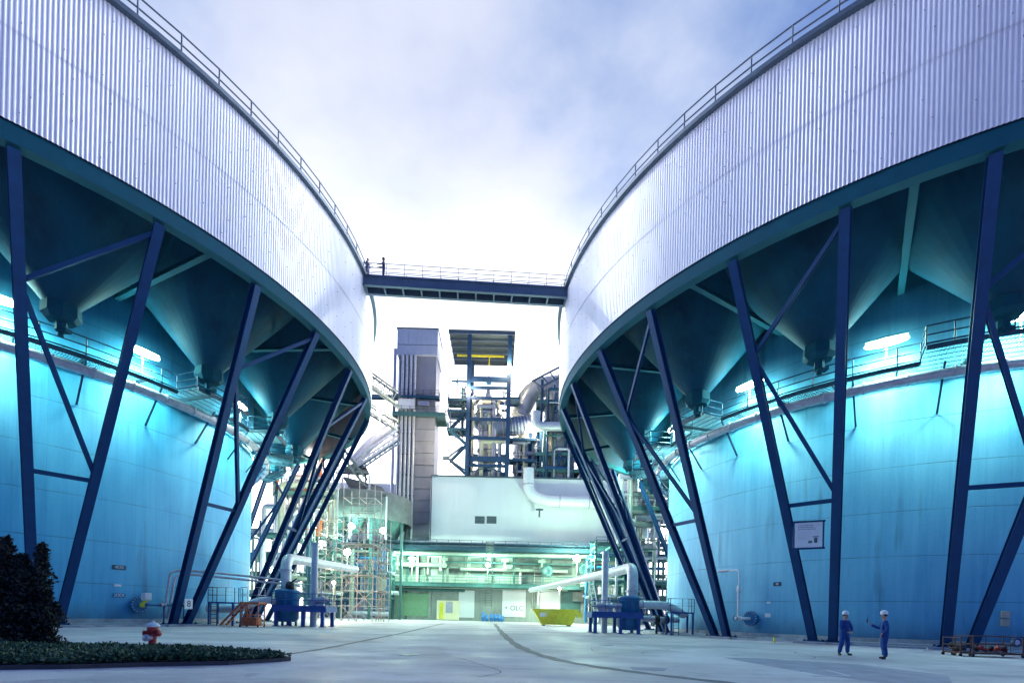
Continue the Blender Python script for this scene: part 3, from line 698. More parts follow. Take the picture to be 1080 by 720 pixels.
    if helmet:
        h = MB().lathe([(.125, .0), (.122, .012), (.118, .02), (.122, .06), (.105, .115), (.065, .15), (0, .162)], 24, hc+Vector((0, 0, .065))).build('helmet', helmet, t, True)
        b = MB(); b.lathe([(.118, .002), (.15, -.006), (.15, .004), (.118, .012)], 24, hc+Vector((0, 0, .067))); b.add([hc+hd*.1+hs*.1+Vector((0, 0, .07)), hc+hd*.195+hs*.06+Vector((0, 0, .055)), hc+hd*.195-hs*.06+Vector((0, 0, .055)), hc+hd*.1-hs*.1+Vector((0, 0, .07)), hc+hd*.1+hs*.1+Vector((0, 0, .082)), hc+hd*.195+hs*.06+Vector((0, 0, .065)), hc+hd*.195-hs*.06+Vector((0, 0, .065)), hc+hd*.1-hs*.1+Vector((0, 0, .082))], [(0, 3, 2, 1), (4, 5, 6, 7), (0, 1, 5, 4), (1, 2, 6, 5), (2, 3, 7, 6)])
        b.build('helmet_brim', helmet, h)
    return t
p1 = G(890, 690.5); p2 = G(932.5, 694.5)
person('stocky man in blue overalls and white helmet holding his hands together in front', p1, R_(14),
       ((.27, -.08, 1.13), (.10, -.24, .98), (-1, -.3, -.3)), ((-.27, -.08, 1.13), (-.08, -.25, .96), (1, -.2, -.2)), scale=1.02, stance=.16, headturn=.15)
w = person('man in blue overalls and white helmet raising a small radio in one hand', p2, R_(-118),
       ((.24, .05, 1.12), (.18, -.12, .95), (-.2, -.3, -.9)), ((-.27, -.12, 1.15), (-.20, -.42, 1.30), (.0, -.5, .9)), scale=1.03, stance=.04)
rad = thing('hand_radio', 'small black radio held up by the man on the right', 'radio', p2)
a_ = R_(-118); q = Matrix.Rotation(a_, 3, 'Z') @ Vector((-.20, -.53, 1.44)); q = q*1.03+p2
MB().box(q, (.06, .035, .14), a_).build('radio_body', 'dark', rad); MB().tube([q+Vector((.02, 0, .07)), q+Vector((.02, 0, .2))], .008, 6).build('aerial', 'dark', rad)
person('person in a long grey coat at the left end of the footbridge', (P(387.5, 290, 43.6).x, 43.55, ZD+.03), R_(75),
       ((.24, -.05, 1.12), (.2, -.3, 1.12), (0, -1, .2)), ((-.24, -.05, 1.12), (-.15, -.35, 1.1), (0, -1, .4)), cloth='overall_grey', helmet=None, coat=True, group='people on the footbridge')
person('person in dark navy clothes resting one arm on the footbridge railing', (P(404.5, 290, 43.6).x, 43.6, ZD+.03), R_(-80),
       ((.25, -.1, 1.18), (.2, -.4, 1.12), (0, -1, 0)), ((-.25, -.1, 1.2), (-.2, -.42, 1.15), (0, -1, 0)), cloth='navy', helmet='dark', scale=1.03, group='people on the footbridge')

# ------------------------------------------------------------------ hydrant
hp = G(161, 681); t = thing('fire_hydrant', 'red fire hydrant with a pale cap behind the planting bed', 'hydrant', hp)
b = MB(); b.lathe([(.2, 0), (.2, .06), (.13, .09), (.13, .5), (.19, .53), (.19, .62), (.15, .66)], 20, hp); b.build('body', 'red', t)
b = MB(); b.lathe([(.15, .66), (.21, .68), (.21, .73), (.13, .80), (.05, .83), (.05, .88), (0, .89)], 20, hp); b.build('cap', 'white', t)
for d in ((1, -.3, 0), (-1, -.3, 0)):
    b = MB(); b.lathe([(.075, .08), (.075, .22), (.1, .22), (.1, .29), (0, .3)], 14, hp+Vector((0, 0, .45)), axis=d); b.build('outlet', 'red', t)
b = MB(); b.lathe([(.1, .08), (.1, .24), (.12, .24), (.12, .31), (0, .32)], 14, hp+Vector((0, 0, .3)), axis=(-.2, -1, 0)); b.build('outlet', 'galv', t)

# ------------------------------------------------------------------ planting bed and shrub
M_['leaf'] = mat('ground_cover_leaf', (.045, .12, .06), .55, 0, .5, 3)
M_['leafd'] = mat('shrub_leaf', (.006, .014, .014), .6, 0, .5, 4)
M_['bark'] = mat('bark', (.05, .035, .025), .9)
bed = [G(*p, .12) for p in ((-60, 700), (75, 699), (150, 697), (240, 695.5), (295, 692.5), (306, 691.5), (285, 690), (225, 689), (175, 689.5), (140, 689), (90, 685), (40, 682), (-60, 680))]
mb = MB(); n = len(bed)
structure(sheet(bed, .12, 'planting_bed', 'soil'))
kb = MB()
for i in range(n):
    a, b_ = bed[i], bed[(i+1) % n]
    kb.beam((a.x, a.y, .05), (b_.x, b_.y, .05), .06, .1)
structure(kb.build('bed_edge_shade', 'kerb'))  # thin dark strip painted as the shade where plants meet the pavement
def inside(x, y, poly):
    r = False; j = len(poly)-1
    for i in range(len(poly)):
        if (poly[i].y > y) != (poly[j].y > y) and x < (poly[j].x-poly[i].x)*(y-poly[i].y)/(poly[j].y-poly[i].y)+poly[i].x: r = not r
        j = i
    return r
def leafclump(mb, p, rnd, size, n=6, upb=.6):
    for k in range(n):
        d = Vector((rnd.gauss(0, 1), rnd.gauss(0, 1), rnd.gauss(upb, .6))).normalized(); L_ = size*rnd.uniform(.7, 1.3); w_ = L_*.28
        s_ = d.cross(Vector((rnd.uniform(-1, 1), rnd.uniform(-1, 1), rnd.uniform(-1, 1)))).normalized(); base = p+Vector((rnd.gauss(0, .3), rnd.gauss(0, .3), rnd.gauss(0, .3)))*size
        up_ = s_.cross(d)*(.12*L_)
        mb.add([base, base+d*L_*.5+s_*w_, base+d*L_-up_, base+d*L_*.5-s_*w_], [(0, 1, 2, 3)])
rnd = random.Random(11); mb = MB()
xs = [p.x for p in bed]; ys = [p.y for p in bed]
cnt = 0
while cnt < 8000:
    x, y = rnd.uniform(max(min(xs), -16), max(xs)), rnd.uniform(min(ys), max(ys))
    if not inside(x, y, bed): continue
    # distance to the tip thins the cover
    h = .17+.05*sin(x*1.3+y)+.03*sin(y*3.1-x*2.2); tip = (max(xs)-x)/2.5; h *= min(1, .25+tip)
    z = .12+h*(1-rnd.random()**2.2)
    leafclump(mb, Vector((x, y, z)), rnd, .095, 4); cnt += 1
o = mb.build('ground_cover', 'leaf'); o['kind'] = 'stuff'; tag(o, 'low dark green leafy ground cover filling the dark-edged bed', 'plants')
sp = Vector((P(8, 690, 14.3).x, 14.3, .1))
t = thing('shrub', 'tall dark conical shrub at the left edge of the photo', 'shrub', sp)
b = MB()
for k in range(9):
    a = k*2.4; q = sp+Vector((cos(a)*.9*rnd.random(), sin(a)*.7*rnd.random(), 1.5+rnd.random()*.9)); b.tube([sp, sp.lerp(q, .5)+Vector((rnd.gauss(0, .08), rnd.gauss(0, .08), 0)), q], [.05, .03, .01], 6)
b.build('stem', 'bark', t)
mb = MB()
lobes = [(Vector((-.55, 0, 0)), .75, 2.7), (Vector((.0, -.1, 0)), .5, 3.0), (Vector((.35, 0, 0)), .6, 2.55), (Vector((.8, .1, 0)), .4, 2.85), (Vector((-1.3, .1, 0)), .7, 2.7), (Vector((1.1, -.1, 0)), .5, 1.6), (Vector((0, -.4, 0)), 1.2, 1.8), (Vector((.6, -.2, 0)), .7, 2.1)]
for k in range(9000):
    lb = lobes[rnd.randrange(len(lobes))]; z = rnd.random()**.9*lb[2]; r = lb[1]*(1-(z/lb[2])**2.2)*(.8+.3*sin(z*7+lb[2]*9))+.05; a = rnd.uniform(0, 2*pi); q = r*sqrt(rnd.random())
    leafclump(mb, sp+lb[0]+Vector((cos(a)*q, sin(a)*q, z+.05)), rnd, .10, 3, 1.0)
mb.build('foliage', 'leafd', t)

# ------------------------------------------------------------------ hall, lower building
YH, YF = 97.0, 94.0
xh0 = P(455, 540, YH).x; xh1 = 26.0; zt = P(455, 502, YH).z; zb = 13.0
t = thing('white_hall', 'large windowless white hall with two small louvres behind the pipe gallery', 'hall', ((xh0+xh1)/2, YH, 0))
MB().box(((xh0+xh1)/2, YH+6, zt/2+.01), (xh1-xh0, 12, zt)).build('wall', 'hall', t)
b = MB(); b.box(((xh0+xh1)/2, YH+5.9, zt+.12), (xh1-xh0+.4, 12.5, .25)); b.build('roof_edge', 'gutter', t)
b = MB()
for k in range(1, 9): x = xh0+k*(xh1-xh0)/9; b.box((x, YH-.02, (zt+zb)/2), (.05, .05, zt-zb-.3))
b.build('panel_joint', 'white', t)
for x0, x1 in ((501, 511), (513.5, 523.5)):
    p0, p1_ = P(x0, 544, YH), P(x1, 552, YH); c_ = (p0+p1_)/2; b = MB(); b.box((c_.x, YH-.04, c_.z), (p1_.x-p0.x, .1, p0.z-p1_.z)); w_ = b.build('louvre', 'facade_dark', t)
    b = MB()
    for k in range(5): b.box((c_.x, YH-.12, p1_.z+.15+k*(p0.z-p1_.z)/5.2), (p1_.x-p0.x-.1, .08, .12))
    b.build('slats', 'gutter', w_)
# lower building
xf0, xf1 = P(395, 640, YF).x, 27.0
t = thing('service_building', 'low green lit service building with weathered walls under the pipe gallery', 'building', ((xf0+xf1)/2, YF, 0))
MB().box(((xf0+xf1)/2, YF+1.5, 6.4), (xf1-xf0, 3, 12.8)).build('wall', 'facade', t)
def fbox(x0, y0, x1, y1, m_, name, dep=.1, par=None, Y=YF):
    a, b_ = P(x0, y0, Y), P(x1, y1, Y); c_ = (a+b_)/2; mb = MB(); mb.box((c_.x, Y-dep/2+.0, c_.z), (abs(b_.x-a.x), dep, abs(a.z-b_.z))); return bevel(mb.build(name, m_, par or t), .015)
for x0, x1 in ((416, 450), (462, 490), (497, 512), (518, 530), (541, 570), (576, 603), (612, 640)):
    fbox(x0, 582, x1, 606, 'facade_dark', 'wall_panel', .08)
d = fbox(419, 625, 451.5, 649.5, 'greendoor', 'roller_door', .14)
b = MB(); a0 = P(419, 625, YF); a1 = P(451.5, 649.5, YF)
for k in range(7): b.box(((a0.x+a1.x)/2, YF-.16, a1.z+.5+k*.6), (a1.x-a0.x-.2, .05, .05))
b.build('door_slats', 'greendoor', d)
for x in (417.2, 453.2): fbox(x-1.2, 622, x+1.2, 650.5, 'tealpipe', 'door_post', .3)
dd = fbox(461, 632.5, 484, 653.4, 'cream', 'door_frame', .25)
fbox(464, 635, 467.5, 652, 'yellow', 'door_leaf', .32, dd); fbox(470.5, 634, 477.5, 646, 'galv', 'window', .3, dd)
wp = fbox(530, 621, 554, 650.5, 'hall', 'white_panel', .12)
pc = P(542, 641, YF); text('+ OLC', 'lettering', 1.25, (pc.x, YF-.14, pc.z), (pi/2, 0, 0), 'gutter', wp)
fbox(533, 616.5, 567, 621.5, 'facade_dark', 'door_lintel', .6)
fbox(570, 622, 590, 650, 'hall', 'white_panel', .1)
fbox(592, 618, 612, 650, 'teal', 'wall_panel', .1); fbox(604, 624, 614, 634, 'facade_dark', 'wall_cabinet', .9)
fbox(484, 622, 500, 651, 'hall', 'white_panel', .07)

# pipe galleries in front of it
def gallery(name, label, x0, x1, z, Y, dep, m_, legs, group=None, extra=None):
    t = thing(name, label, 'pipe gallery', ((x0+x1)/2, Y, z), group)
    b = MB(); b.box(((x0+x1)/2, Y+dep/2, z), (x1-x0, dep, .12))
    for yy in (Y, Y+dep): b.beam((x0, yy, z-.3), (x1, yy, z-.3), .14, .5)
    b.build('walkway_deck', m_, t)
    ps, rl = MB(), MB(); railing(ps, rl, [(x0, Y-.05, z+.06), (x1, Y-.05, z+.06)], 1.15, 2.0, .05, (1.15, .62), toe=.16); rl.add(ps.v, ps.f, True).build('railing', m_, t)
    for x in legs: MB().beam((x, Y+.3, .0), (x, Y+.3, z-.5), .35, .35).build('support_post', m_, t)
    return t
g1 = gallery('pipe_gallery', 'long upper pipe gallery with dark railing across the white hall', P(352, 568, 89).x, 27.0, 12.9, 89, 3.2, 'grate', [P(x, 600, 89).x for x in (356, 412, 640, 700)])
xs0, xs1 = P(352, 568, 89).x, 27
for k, (dy, z, r, m_) in enumerate(((1.0, 11.9, .32, 'tealpipe'), (2.0, 11.7, .22, 'teal'), (.5, 13.6, .16, 'rail'), (2.4, 13.9, .3, 'pipe'), (1.4, 13.5, .14, 'teal'))):
    b = MB(); b.tube([(xs0+k, 89+dy, z), (xs1-k*.5, 89+dy, z)], r, 10); b.build('pipe', m_, g1)
g2 = gallery('lower_walkway', 'lower green lit walkway along the service building', P(410, 612, 91).x, P(620, 612, 91).x, 6.6, 91, 2.4, 'teal', [P(x, 640, 91).x for x in (413,)])
for k, (dy, z, r, m_, x0, x1) in enumerate(((1.6, 10.0, .42, 'tealpipe', 413, 470), (1.6, 9.4, .3, 'tealpipe', 485, 600), (1.2, 10.6, .16, 'teal', 470, 620), (1.9, 5.5, .26, 'teal', 415, 490), (1.0, 5.9, .12, 'tealpipe', 415, 600), (.7, 8.3, .10, 'teal', 500, 610))):
    b = MB(); b.tube([(P(x0, 600, 91).x, 91+dy, z), (P(x1, 600, 91).x, 91+dy, z)], r, 10); b.build('pipe', m_, g2)
rnd = random.Random(21)
for k in range(22):
    x = P(414+rnd.random()*195, 600, 91).x; z0, z1 = rnd.choice(((7, 12.5), (8.4, 12), (3.2, 6.2), (7, 10), (9, 12.6)))
    b = MB(); r = rnd.choice((.07, .1, .16, .22)); y = 92.6+rnd.random()*1.0
    b.bend([(x, y, z0), (x, y, z1-.3), (x+rnd.choice((-2, 2, 3)), y, z1-.3)], .4, r, 8); b.build('riser', rnd.choice(('teal', 'tealpipe', 'white', 'facade_dark')), g2)
for x in (434, 468, 533, 572):   # white tee fittings hanging below the upper deck
    q_ = P(x, 586, 91); b = MB(); b.tube([(q_.x, 91.6, 12.3), (q_.x, 91.6, 9.6)], .2, 8); b.box((q_.x, 91.5, 11.0), (1.3, .5, .5)); b.box((q_.x, 91.5, 9.7), (.8, .5, .5)); b.build('pipe_hanger', 'tealpipe', g2)
# ladder
lx = P(516, 600, 88.6).x; t = thing('caged_ladder', 'vertical caged ladder between the two pipe galleries', 'ladder', (lx, 88.4, 3))
b = MB()
for s_ in (-.55, .55): b.beam((lx+s_, 88.5, 2.6), (lx+s_, 88.5, 13.9), .12, .12)
b.build('rail', 'facade_dark', t)
b = MB()
for k in range(26): b.beam((lx-.55, 88.5, 2.9+k*.42), (lx+.55, 88.5, 2.9+k*.42), .08, .08)
b.build('rung', 'facade_dark', t)
b = MB()
for k in range(9): b.lathe([(.8, 0), (.8, .1), (.75, .1), (.75, 0)], 14, (lx, 87.9, 4.8+k*1.1), False, a0=-pi*.95, a1=-pi*.05)
b.build('cage', 'facade_dark', t)
# round machine and vessels right of the lower walkway
for x, y, r, lb in ((577, 602, 1.0, 'round teal fan housing on the lower walkway, left of the glaring lamp'), (617, 600, 1.2, 'larger round teal fan housing right of the glaring lamp'), (407, 599, 1.3, 'dark round drum at the left end of the lower walkway behind the scaffold')):
    q_ = P(x, y, 90.5); t = thing('fan_housing', lb, 'fan', q_); b = MB(); b.lathe([(r*.5, -.5), (r, -.45), (r, .45), (r*.5, .5), (r*.3, .3), (0, .3)], 22, q_, axis=(0, -1, 0)); b.build('housing', 'teal' if x > 500 else 'rail', t)
    b = MB(); b.beam(q_+Vector((-r*.6, 0, 0)), (q_.x-r*.8, 90.5, 6.6), .15); b.beam(q_+Vector((r*.6, 0, 0)), (q_.x+r*.8, 90.5, 6.6), .15); b.build('stand', 'teal', t)

# plant lamps
def plant_lamp(x, y, Y, label, e, kind='lampgreen', col=(.62, 1, .70), r=.35, drop=2.2, cat='lamp'):
    q_ = P(x, y, Y); t = thing('plant_lamp', label, cat, q_, 'glaring lamps of the plant')
    MB().lathe([(.01, -r), (r*.8, -r*.6), (r, 0), (r*.8, r*.6), (.01, r)], 14, q_).build('globe', kind, t)
    b = MB(); b.tube([q_+Vector((0, 0, -r)), q_+Vector((0, 0, -drop))], .06, 8); b.build('post', 'tealpipe', t)
    ld = bpy.data.lights.new('lamp_light', 'POINT'); ld.energy = e; ld.color = col; ld.shadow_soft_size = r*1.3; lo = bpy.data.objects.new('lamp_light', ld); COL.objects.link(lo); lo.parent = t; lo.location = (0, -.9, .1)
E_ = LAMP_PLANT
plant_lamp(608.5, 588.5, 86, 'brightest greenish lamp on a post at the right end of the lower walkway', E_*7, r=.62, drop=4)
plant_lamp(434.5, 593, 90, 'round white lamp on the lower walkway above the green roller door', E_*3, r=.42)
plant_lamp(514.5, 595.5, 90, 'round white lamp on the lower walkway left of the ladder middle', E_*3, r=.42)
plant_lamp(366.5, 582, 76, 'greenish lamp glaring through the middle of the scaffold', E_*2, r=.55)
plant_lamp(401, 433, 86, 'glaring lamp at the corner where the conveyor meets the tall tower', E_*2.5, r=.6, kind='lampwarm', col=(1, .95, .8))
plant_lamp(466, 467, 96, 'small warm lamp low on the steel frame beside the tower', E_*1, r=.4, kind='lampwarm', col=(1, .85, .6))
plant_lamp(536, 388.5, 96.5, 'lamp below the roof of the steel frame tower at its right post', E_*1.5, r=.5, kind='lampwarm', col=(1, .9, .7))
plant_lamp(494.5, 413, 96.5, 'small pinkish lamp on the left post of the steel frame tower', E_*1, r=.4, kind='lampwarm', col=(1, .8, .7))
plant_lamp(564, 456, 97.5, 'lamp beside the banded vessel below the white bent pipe', E_*1.5, r=.4, kind='lampwarm', col=(1, .95, .75))
plant_lamp(500, 437, 101, 'glowing lamp inside the steel frame left of the vessel dome', E_*3, r=.5, kind='lampwarm', col=(1, .85, .5))
plant_lamp(528, 437, 101, 'glowing lamp inside the steel frame right of the vessel dome', E_*3, r=.5, kind='lampwarm', col=(1, .85, .5))
plant_lamp(327, 480, 68, 'small orange lamp between the far columns of the left silo', E_*.8, r=.3, kind='lampwarm', col=(1, .6, .35))
plant_lamp(352, 614, 62, 'small yellow lamp low on the left of the scaffold', E_*.9, r=.22, drop=4.5, kind='lampwarm', col=(1, .85, .5))
plant_lamp(590, 620, 88, 'small lamp on the wall behind the yellow skip', E_*.9, r=.25, drop=1, kind='lampwarm', col=(1, .97, .75))
plant_lamp(673.5, 500, 68, 'greenish lamp low behind the right silo columns', E_*2, r=.4)
plant_lamp(668, 474, 64, 'lamp on a high platform behind the right silo columns', E_*1.5, r=.35)

# ------------------------------------------------------------------ tower
YT = 99.0; a, b_ = P(418, 420, YT), P(459, 420, YT); tx0, tx1 = a.x-.1, b_.x+.25; ztop = P(440, 347, YT).z; zc = P(440, 374, YT).z
t = thing('concrete_tower', 'tall grey tower with pale blue cladding cap and four vertical pipes', 'tower', ((tx0+tx1)/2, YT+3.5, 0)); cx_ = (tx0+tx1)/2; w_ = tx1-tx0
MB().box((cx_, YT+3.8, zc/2), (w_-.5, 6.6, zc)).build('shaft', 'tower', t)
b = MB(); b.box((cx_, YT+3.6, (ztop+zc)/2), (w_, 7.2, ztop-zc)); b.build('cladding_cap', 'towercap', t)
b = MB(); b.box((cx_, YT+3.6, ztop+.12), (w_+.3, 7.5, .24)); b.box((cx_, YT-.02, zc+1.9), (w_+.02, .06, .08)); b.build('coping', 'gutter', t)
b = MB()
for k in range(9): b.box((cx_-w_/2+.4+k*(w_-.8)/8, YT-.03, (ztop+zc)/2), (.05, .05, ztop-zc-.1))
b.build('cap_joints', 'towercap', t)
for k in range(4):
    x = P(424.5+k*4.3, 400, YT).x; b = MB(); b.tube([(x, YT+.1, 13.5), (x, YT+.1, zc-.1)], .26, 10)
    b.build('vertical_pipe', 'pipe', t)
for z in range(16, 48, 4): MB().box((P(431, 400, YT).x, YT+.2, z), (3.0, .5, .15)).build('pipe_clamp', 'facade_dark', t)
b = MB(); b.tube([(tx0-.5, YT+.8, 8), (tx0-.5, YT+.8, zc+1.5)], .34, 10); b.build('side_pipe', 'galv', t)
b = MB(); b.tube([(tx0+.5, YT+.2, 8), (tx0+.5, YT+.2, zc-1)], .12, 8); b.tube([(tx1-.7, YT+.25, 13), (tx1-.7, YT+.25, 27)], .1, 8); b.build('side_pipe', 'white', t)
b = MB()
for k in range(14): b.box((cx_, YT+.42, 14+k*2.3), (w_-.45, .12, .035))
b.build('pour_joints', 'facade_dark', t)
# platforms of the tower
def platform(label, x0, x1, z, y0, y1, m_='teal', name='steel_platform', posts=True, deep=.8, group=None):
    t = thing(name, label, 'platform', ((x0+x1)/2, (y0+y1)/2, z), group); b = MB(); b.box(((x0+x1)/2, (y0+y1)/2, z), (x1-x0, y1-y0, .12))
    for yy in (y0, y1): b.beam((x0, yy, z-deep/2), (x1, yy, z-deep/2), .16, deep)
    for xx in (x0, x1): b.beam((xx, y0, z-deep/2), (xx, y1, z-deep/2), .16, deep)
    b.build('deck', m_, t); ps, rl = MB(), MB(); railing(ps, rl, [(x0, y1, z+.05), (x0, y0, z+.05), (x1, y0, z+.05), (x1, y1, z+.05)], 1.1, 1.6, .06, (1.1, .55)); rl.add(ps.v, ps.f, True).build('railing', m_, t); return t
zp = P(440, 437, YT).z; platform('wide blue platform halfway up the grey tower', tx0-.3, tx1+1.8, zp, YT-1.3, YT+4, 'teal')
platform('narrow dark platform just above the blue one on the grey tower', P(388, 415, YT-1).x, tx1+.6, P(440, 417, YT-1).z, YT-1.0, YT+.6, 'rail', deep=.35)
q_ = P(433, 427, YT-.6); t = thing('pipe_enclosure', 'pale boxed section round the tower pipes above the blue platform', 'enclosure', q_)
b = MB(); b.box((P(429.5, 427, YT).x, YT-.35, q_.z+.3), (3.0, .6, 1.9)); bevel(b.build('casing', 'white', t), .05); b = MB(); b.box((P(447, 427, YT).x, YT-.2, q_.z+.5), (2.1, .5, .8)); b.build('casing', 'galv', t)

# ------------------------------------------------------------------ steel frame tower with roof
Y0, Y1 = 96.5, 108.0; xa, xb = P(493.5, 440, Y0).x, P(536, 440, Y0).x; zr = P(508, 352, Y0).z; zbse = zt
t = thing('steel_frame_tower', 'open blue steel frame tower with a flat sloping canopy on the hall roof', 'steel frame', ((xa+xb)/2, (Y0+Y1)/2, zbse))
for x in (xa, xb):
    for y in (Y0, Y1-1): MB().ibeam((x, y, zbse+.2), (x, y, zr-.3), .75, .75, .1, (0, 1, 0)).build('post', 'frame', t)
for yv in (400, 409, 420, 442, 462, 484, 491):
    z = P(515, yv, Y0).z; b = MB()
    for y in (Y0, Y1-1): b.beam((xa, y, z), (xb, y, z), .3, .55 if yv not in (400, 484) else 1.0)
    for x in (xa, xb): b.beam((x, Y0, z), (x, Y1-1, z), .3, .5)
    b.build('floor_beam', 'frame', t)
zs = [P(515, yv, Y0).z for yv in (442, 462, 484, 502)]
b = MB(); b.beam((xa, Y0+.05, zs[2]-.5), (xb, Y0+.05, zs[3]+.6), .15); b.build('brace', 'frame', t); b = MB(); b.beam((xb, Y0+.12, zs[2]-.5), (xa, Y0+.12, zs[3]+.6), .15); b.build('brace', 'frame', t)
xr0, xr1 = P(473, 352, 95.5).x, P(543.5, 354, 95.5).x
r_ = MB(); r_.box(((xr0+xr1)/2, (95.5+108)/2, zr+.1), (xr1-xr0, 12.5, .18)); rf = r_.build('canopy', 'darkroof', t)
b = MB()
for k in range(6): y = 95.7+k*2.4; b.beam((xr0, y, zr-.25), (xr1, y, zr-.25), .2, .5)
b.build('purlins', 'gutter', rf)
b = MB(); b.beam((xr0+1, 103, zr-.9), (xr1-2, 103, zr-.9), .25, .35); b.beam((P(516, 380, 103).x, 103, zr-1), (P(516, 380, 103).x, 103, zr-6), .2, .2); b.build('crane_rail', 'yellow', t)
b = MB(); b.tube([(P(516, 380, 103).x, 103, zr-6), (P(516, 380, 103).x, 103, zr-9)], .08, 6); b.box((P(516, 380, 103).x, 103, zr-6), (1, .8, 1.0)); b.build('hoist', 'cyl', t)
zz = [P(480, yv, Y0).z for yv in (421, 433, 452)]
for k, z in enumerate(zz): platform(('upper', 'middle', 'lower')[k]+' of three green outrigger platforms left of the steel frame', P(472.5, 420, Y0).x, xa-.3, z, Y0-.5, Y0+3, 'grate', deep=.4)
platform('blue platform projecting right of the steel frame under its canopy', xb+.2, P(548, 420, Y0).x, P(540, 420, Y0).z, Y0-.5, Y0+3, 'rail', deep=.35)
for k, (y0_, y1_) in enumerate(((433, 452), (452, 468), (468, 486), (484, 500))):
    pa, pb = P(474 if k % 2 else 492, y0_, Y0), P(492 if k % 2 else 474, y1_, Y0); s_ = thing('stair_flight', ('topmost', 'second', 'third', 'lowest')[k]+' flight of the zigzag stair left of the steel frame', 'stair', pa, 'zigzag stair flights')
    b = MB()
    for yy in (Y0, Y0+1.1): b.beam((pa.x, yy, pa.z), (pb.x, yy, pb.z), .1, .35)
    b.build('stringer', 'rail', s_); b = MB()
    for j in range(12): q_ = pa.lerp(pb, (j+.5)/12); b.box((q_.x, Y0+.55, q_.z), (.32, 1.0, .06))
    b.build('tread', 'grate', s_)
    b = MB(); 
    b.tube([(pa.x, Y0, pa.z+1.1), (pb.x, Y0, pb.z+1.1)], .05, 6); b.build('handrail', 'rail', s_)
# vessel in the frame
vx = P(514, 460, 101).x; t = thing('process_vessel', 'domed pale vessel inside the steel frame', 'vessel', (vx, 101, zbse))
MB().lathe([(.3, 46), (.6, 44.5), (2.6, 41.8), (3.0, 40.5), (3.0, 38.6), (1.7, 37.6), (1.7, 30.2), (2.6, 29.2), (3.1, zbse+.3)], 28, (vx, 101, 0)).build('shell', 'duct', t)
vm = MB(); vm.lathe([(1.75, 31), (1.8, 31), (1.8, 37), (1.75, 37)], 24, (vx, 101, 0)); vm.build('lagging', 'pipe', t)
vm = MB()
for z in (31.5, 33.5, 35.5, 37.2, 39, 40.2): vm.lathe([(1.85 if z < 37.4 else 3.02, z), (1.95 if z < 37.4 else 3.12, z+.06), (1.95 if z < 37.4 else 3.12, z+.2), (1.85 if z < 37.4 else 3.02, z+.26)], 28, (vx, 101, 0))
vm.build('bands', 'galv', t)
# ribbed duct to the right
pa, pb = P(520, 452, 99), P(566, 446.5, 99); t = thing('ribbed_duct', 'big ribbed grey duct leaving the steel frame to the right', 'duct', pa)
MB().tube([pa, (pb.x, pb.y, pb.z)], 1.75, 22).build('duct_shell', 'duct', t); b = MB()
for k in range(11): q_ = Vector(pa).lerp(pb, (k+3)/14); b.lathe([(1.75, -.06), (1.92, -.06), (1.92, .06), (1.75, .06)], 22, q_, False, axis=(pb-pa))
b.build('ribs', 'galv', t)
pa, pm_, pb = P(548, 440, 101), P(566, 415, 101), P(590, 405, 101); t = thing('ribbed_duct', 'ribbed duct curving up and over to the banded vessel column', 'duct', pa)
MB().bend([pa, pm_+Vector((-1, 0, 1)), pb+Vector((2, 0, 0))], 4, 1.9, 22, 8).build('duct_shell', 'vessel', t); b = MB()
for k in range(5): q_ = pm_.lerp(pb, k/4); b.lathe([(1.9, -.08), (2.12, -.08), (2.12, .08), (1.9, .08)], 22, q_+Vector((0, 0, .1)), False, axis=(pb-pm_))
b.build('ribs', 'galv', t)
# banded vessel column on the right
vx = P(590, 450, 101).x; t = thing('vessel_column', 'banded pale vessel column with ring platforms beside the right silo', 'vessel', (vx, 101, zbse))
MB().lathe([(3.1, zbse+.2), (3.1, 44.0), (2.4, 45.2), (1.2, 46.0), (0, 46.2)], 30, (vx, 101, 0)).build('shell', 'vessel', t)
b = MB()
for k in range(14): z = zbse+.8+k*1.25; b.lathe([(3.1, z), (3.2, z+.03), (3.2, z+.13), (3.1, z+.16)], 30, (vx, 101, 0))
b.build('bands', 'galv', t)
for yv in (422, 452, 477, 494):
    z = P(585, yv, 97).z; tt = platform('ring platform of the banded vessel column, '+{422: 'topmost', 452: 'second', 477: 'third', 494: 'lowest'}[yv], P(565 if yv != 422 else 567, yv, 97).x, P(612, yv, 97).x, z, 97, 101, 'teal', deep=.6)
for x in (571, 604):
    MB().beam((P(x, 450, 97.2).x, 97.4, zbse+.2), (P(x, 450, 97.2).x, 97.4, P(x, 400, 97.2).z), .5).build('frame_post', 'frame', t)
for j in range(3):
    z = zbse+3+j*5.6; b = MB(); b.lathe([(.7, 0), (.7, .25), (.95, .25), (.95, .4), (0, .45)], 18, (vx-.6, 97.95, z), axis=(0, -1, 0)); b.build('manway', 'galv', t)
# top truss
pa = P(561, 402, 97); t = thing('roof_truss', 'dark open truss sloping above the banded vessel column', 'truss', pa); b = MB()
A_, B_ = P(561, 402, 97), P(592, 386, 97); C_, D_ = P(571, 408, 97), P(596, 395, 97)
b.beam(A_, B_, .3); b.beam(C_, D_, .3); b.build('chord', 'gutter', t); b = MB()
for k in range(4): b.beam(A_.lerp(B_, k/3.5+.05), C_.lerp(D_, k/3.5), .22)
b.beam(C_+Vector((0, 0, .3)), C_-Vector((0, 0, 4)), .25); b.build('web_member', 'gutter', t)
# small lagged pipe with elbows
t = thing('bent_pipe', 'grey pipe dropping and bending right beside the banded vessel', 'pipe', P(563, 436, 96)); b = MB()
b.bend([P(565, 434, 96.2), P(565, 449.5, 96.2), P(606, 449.5, 96.2)], 1.6, .85, 14); b.build('pipe_run', 'pipe', t)
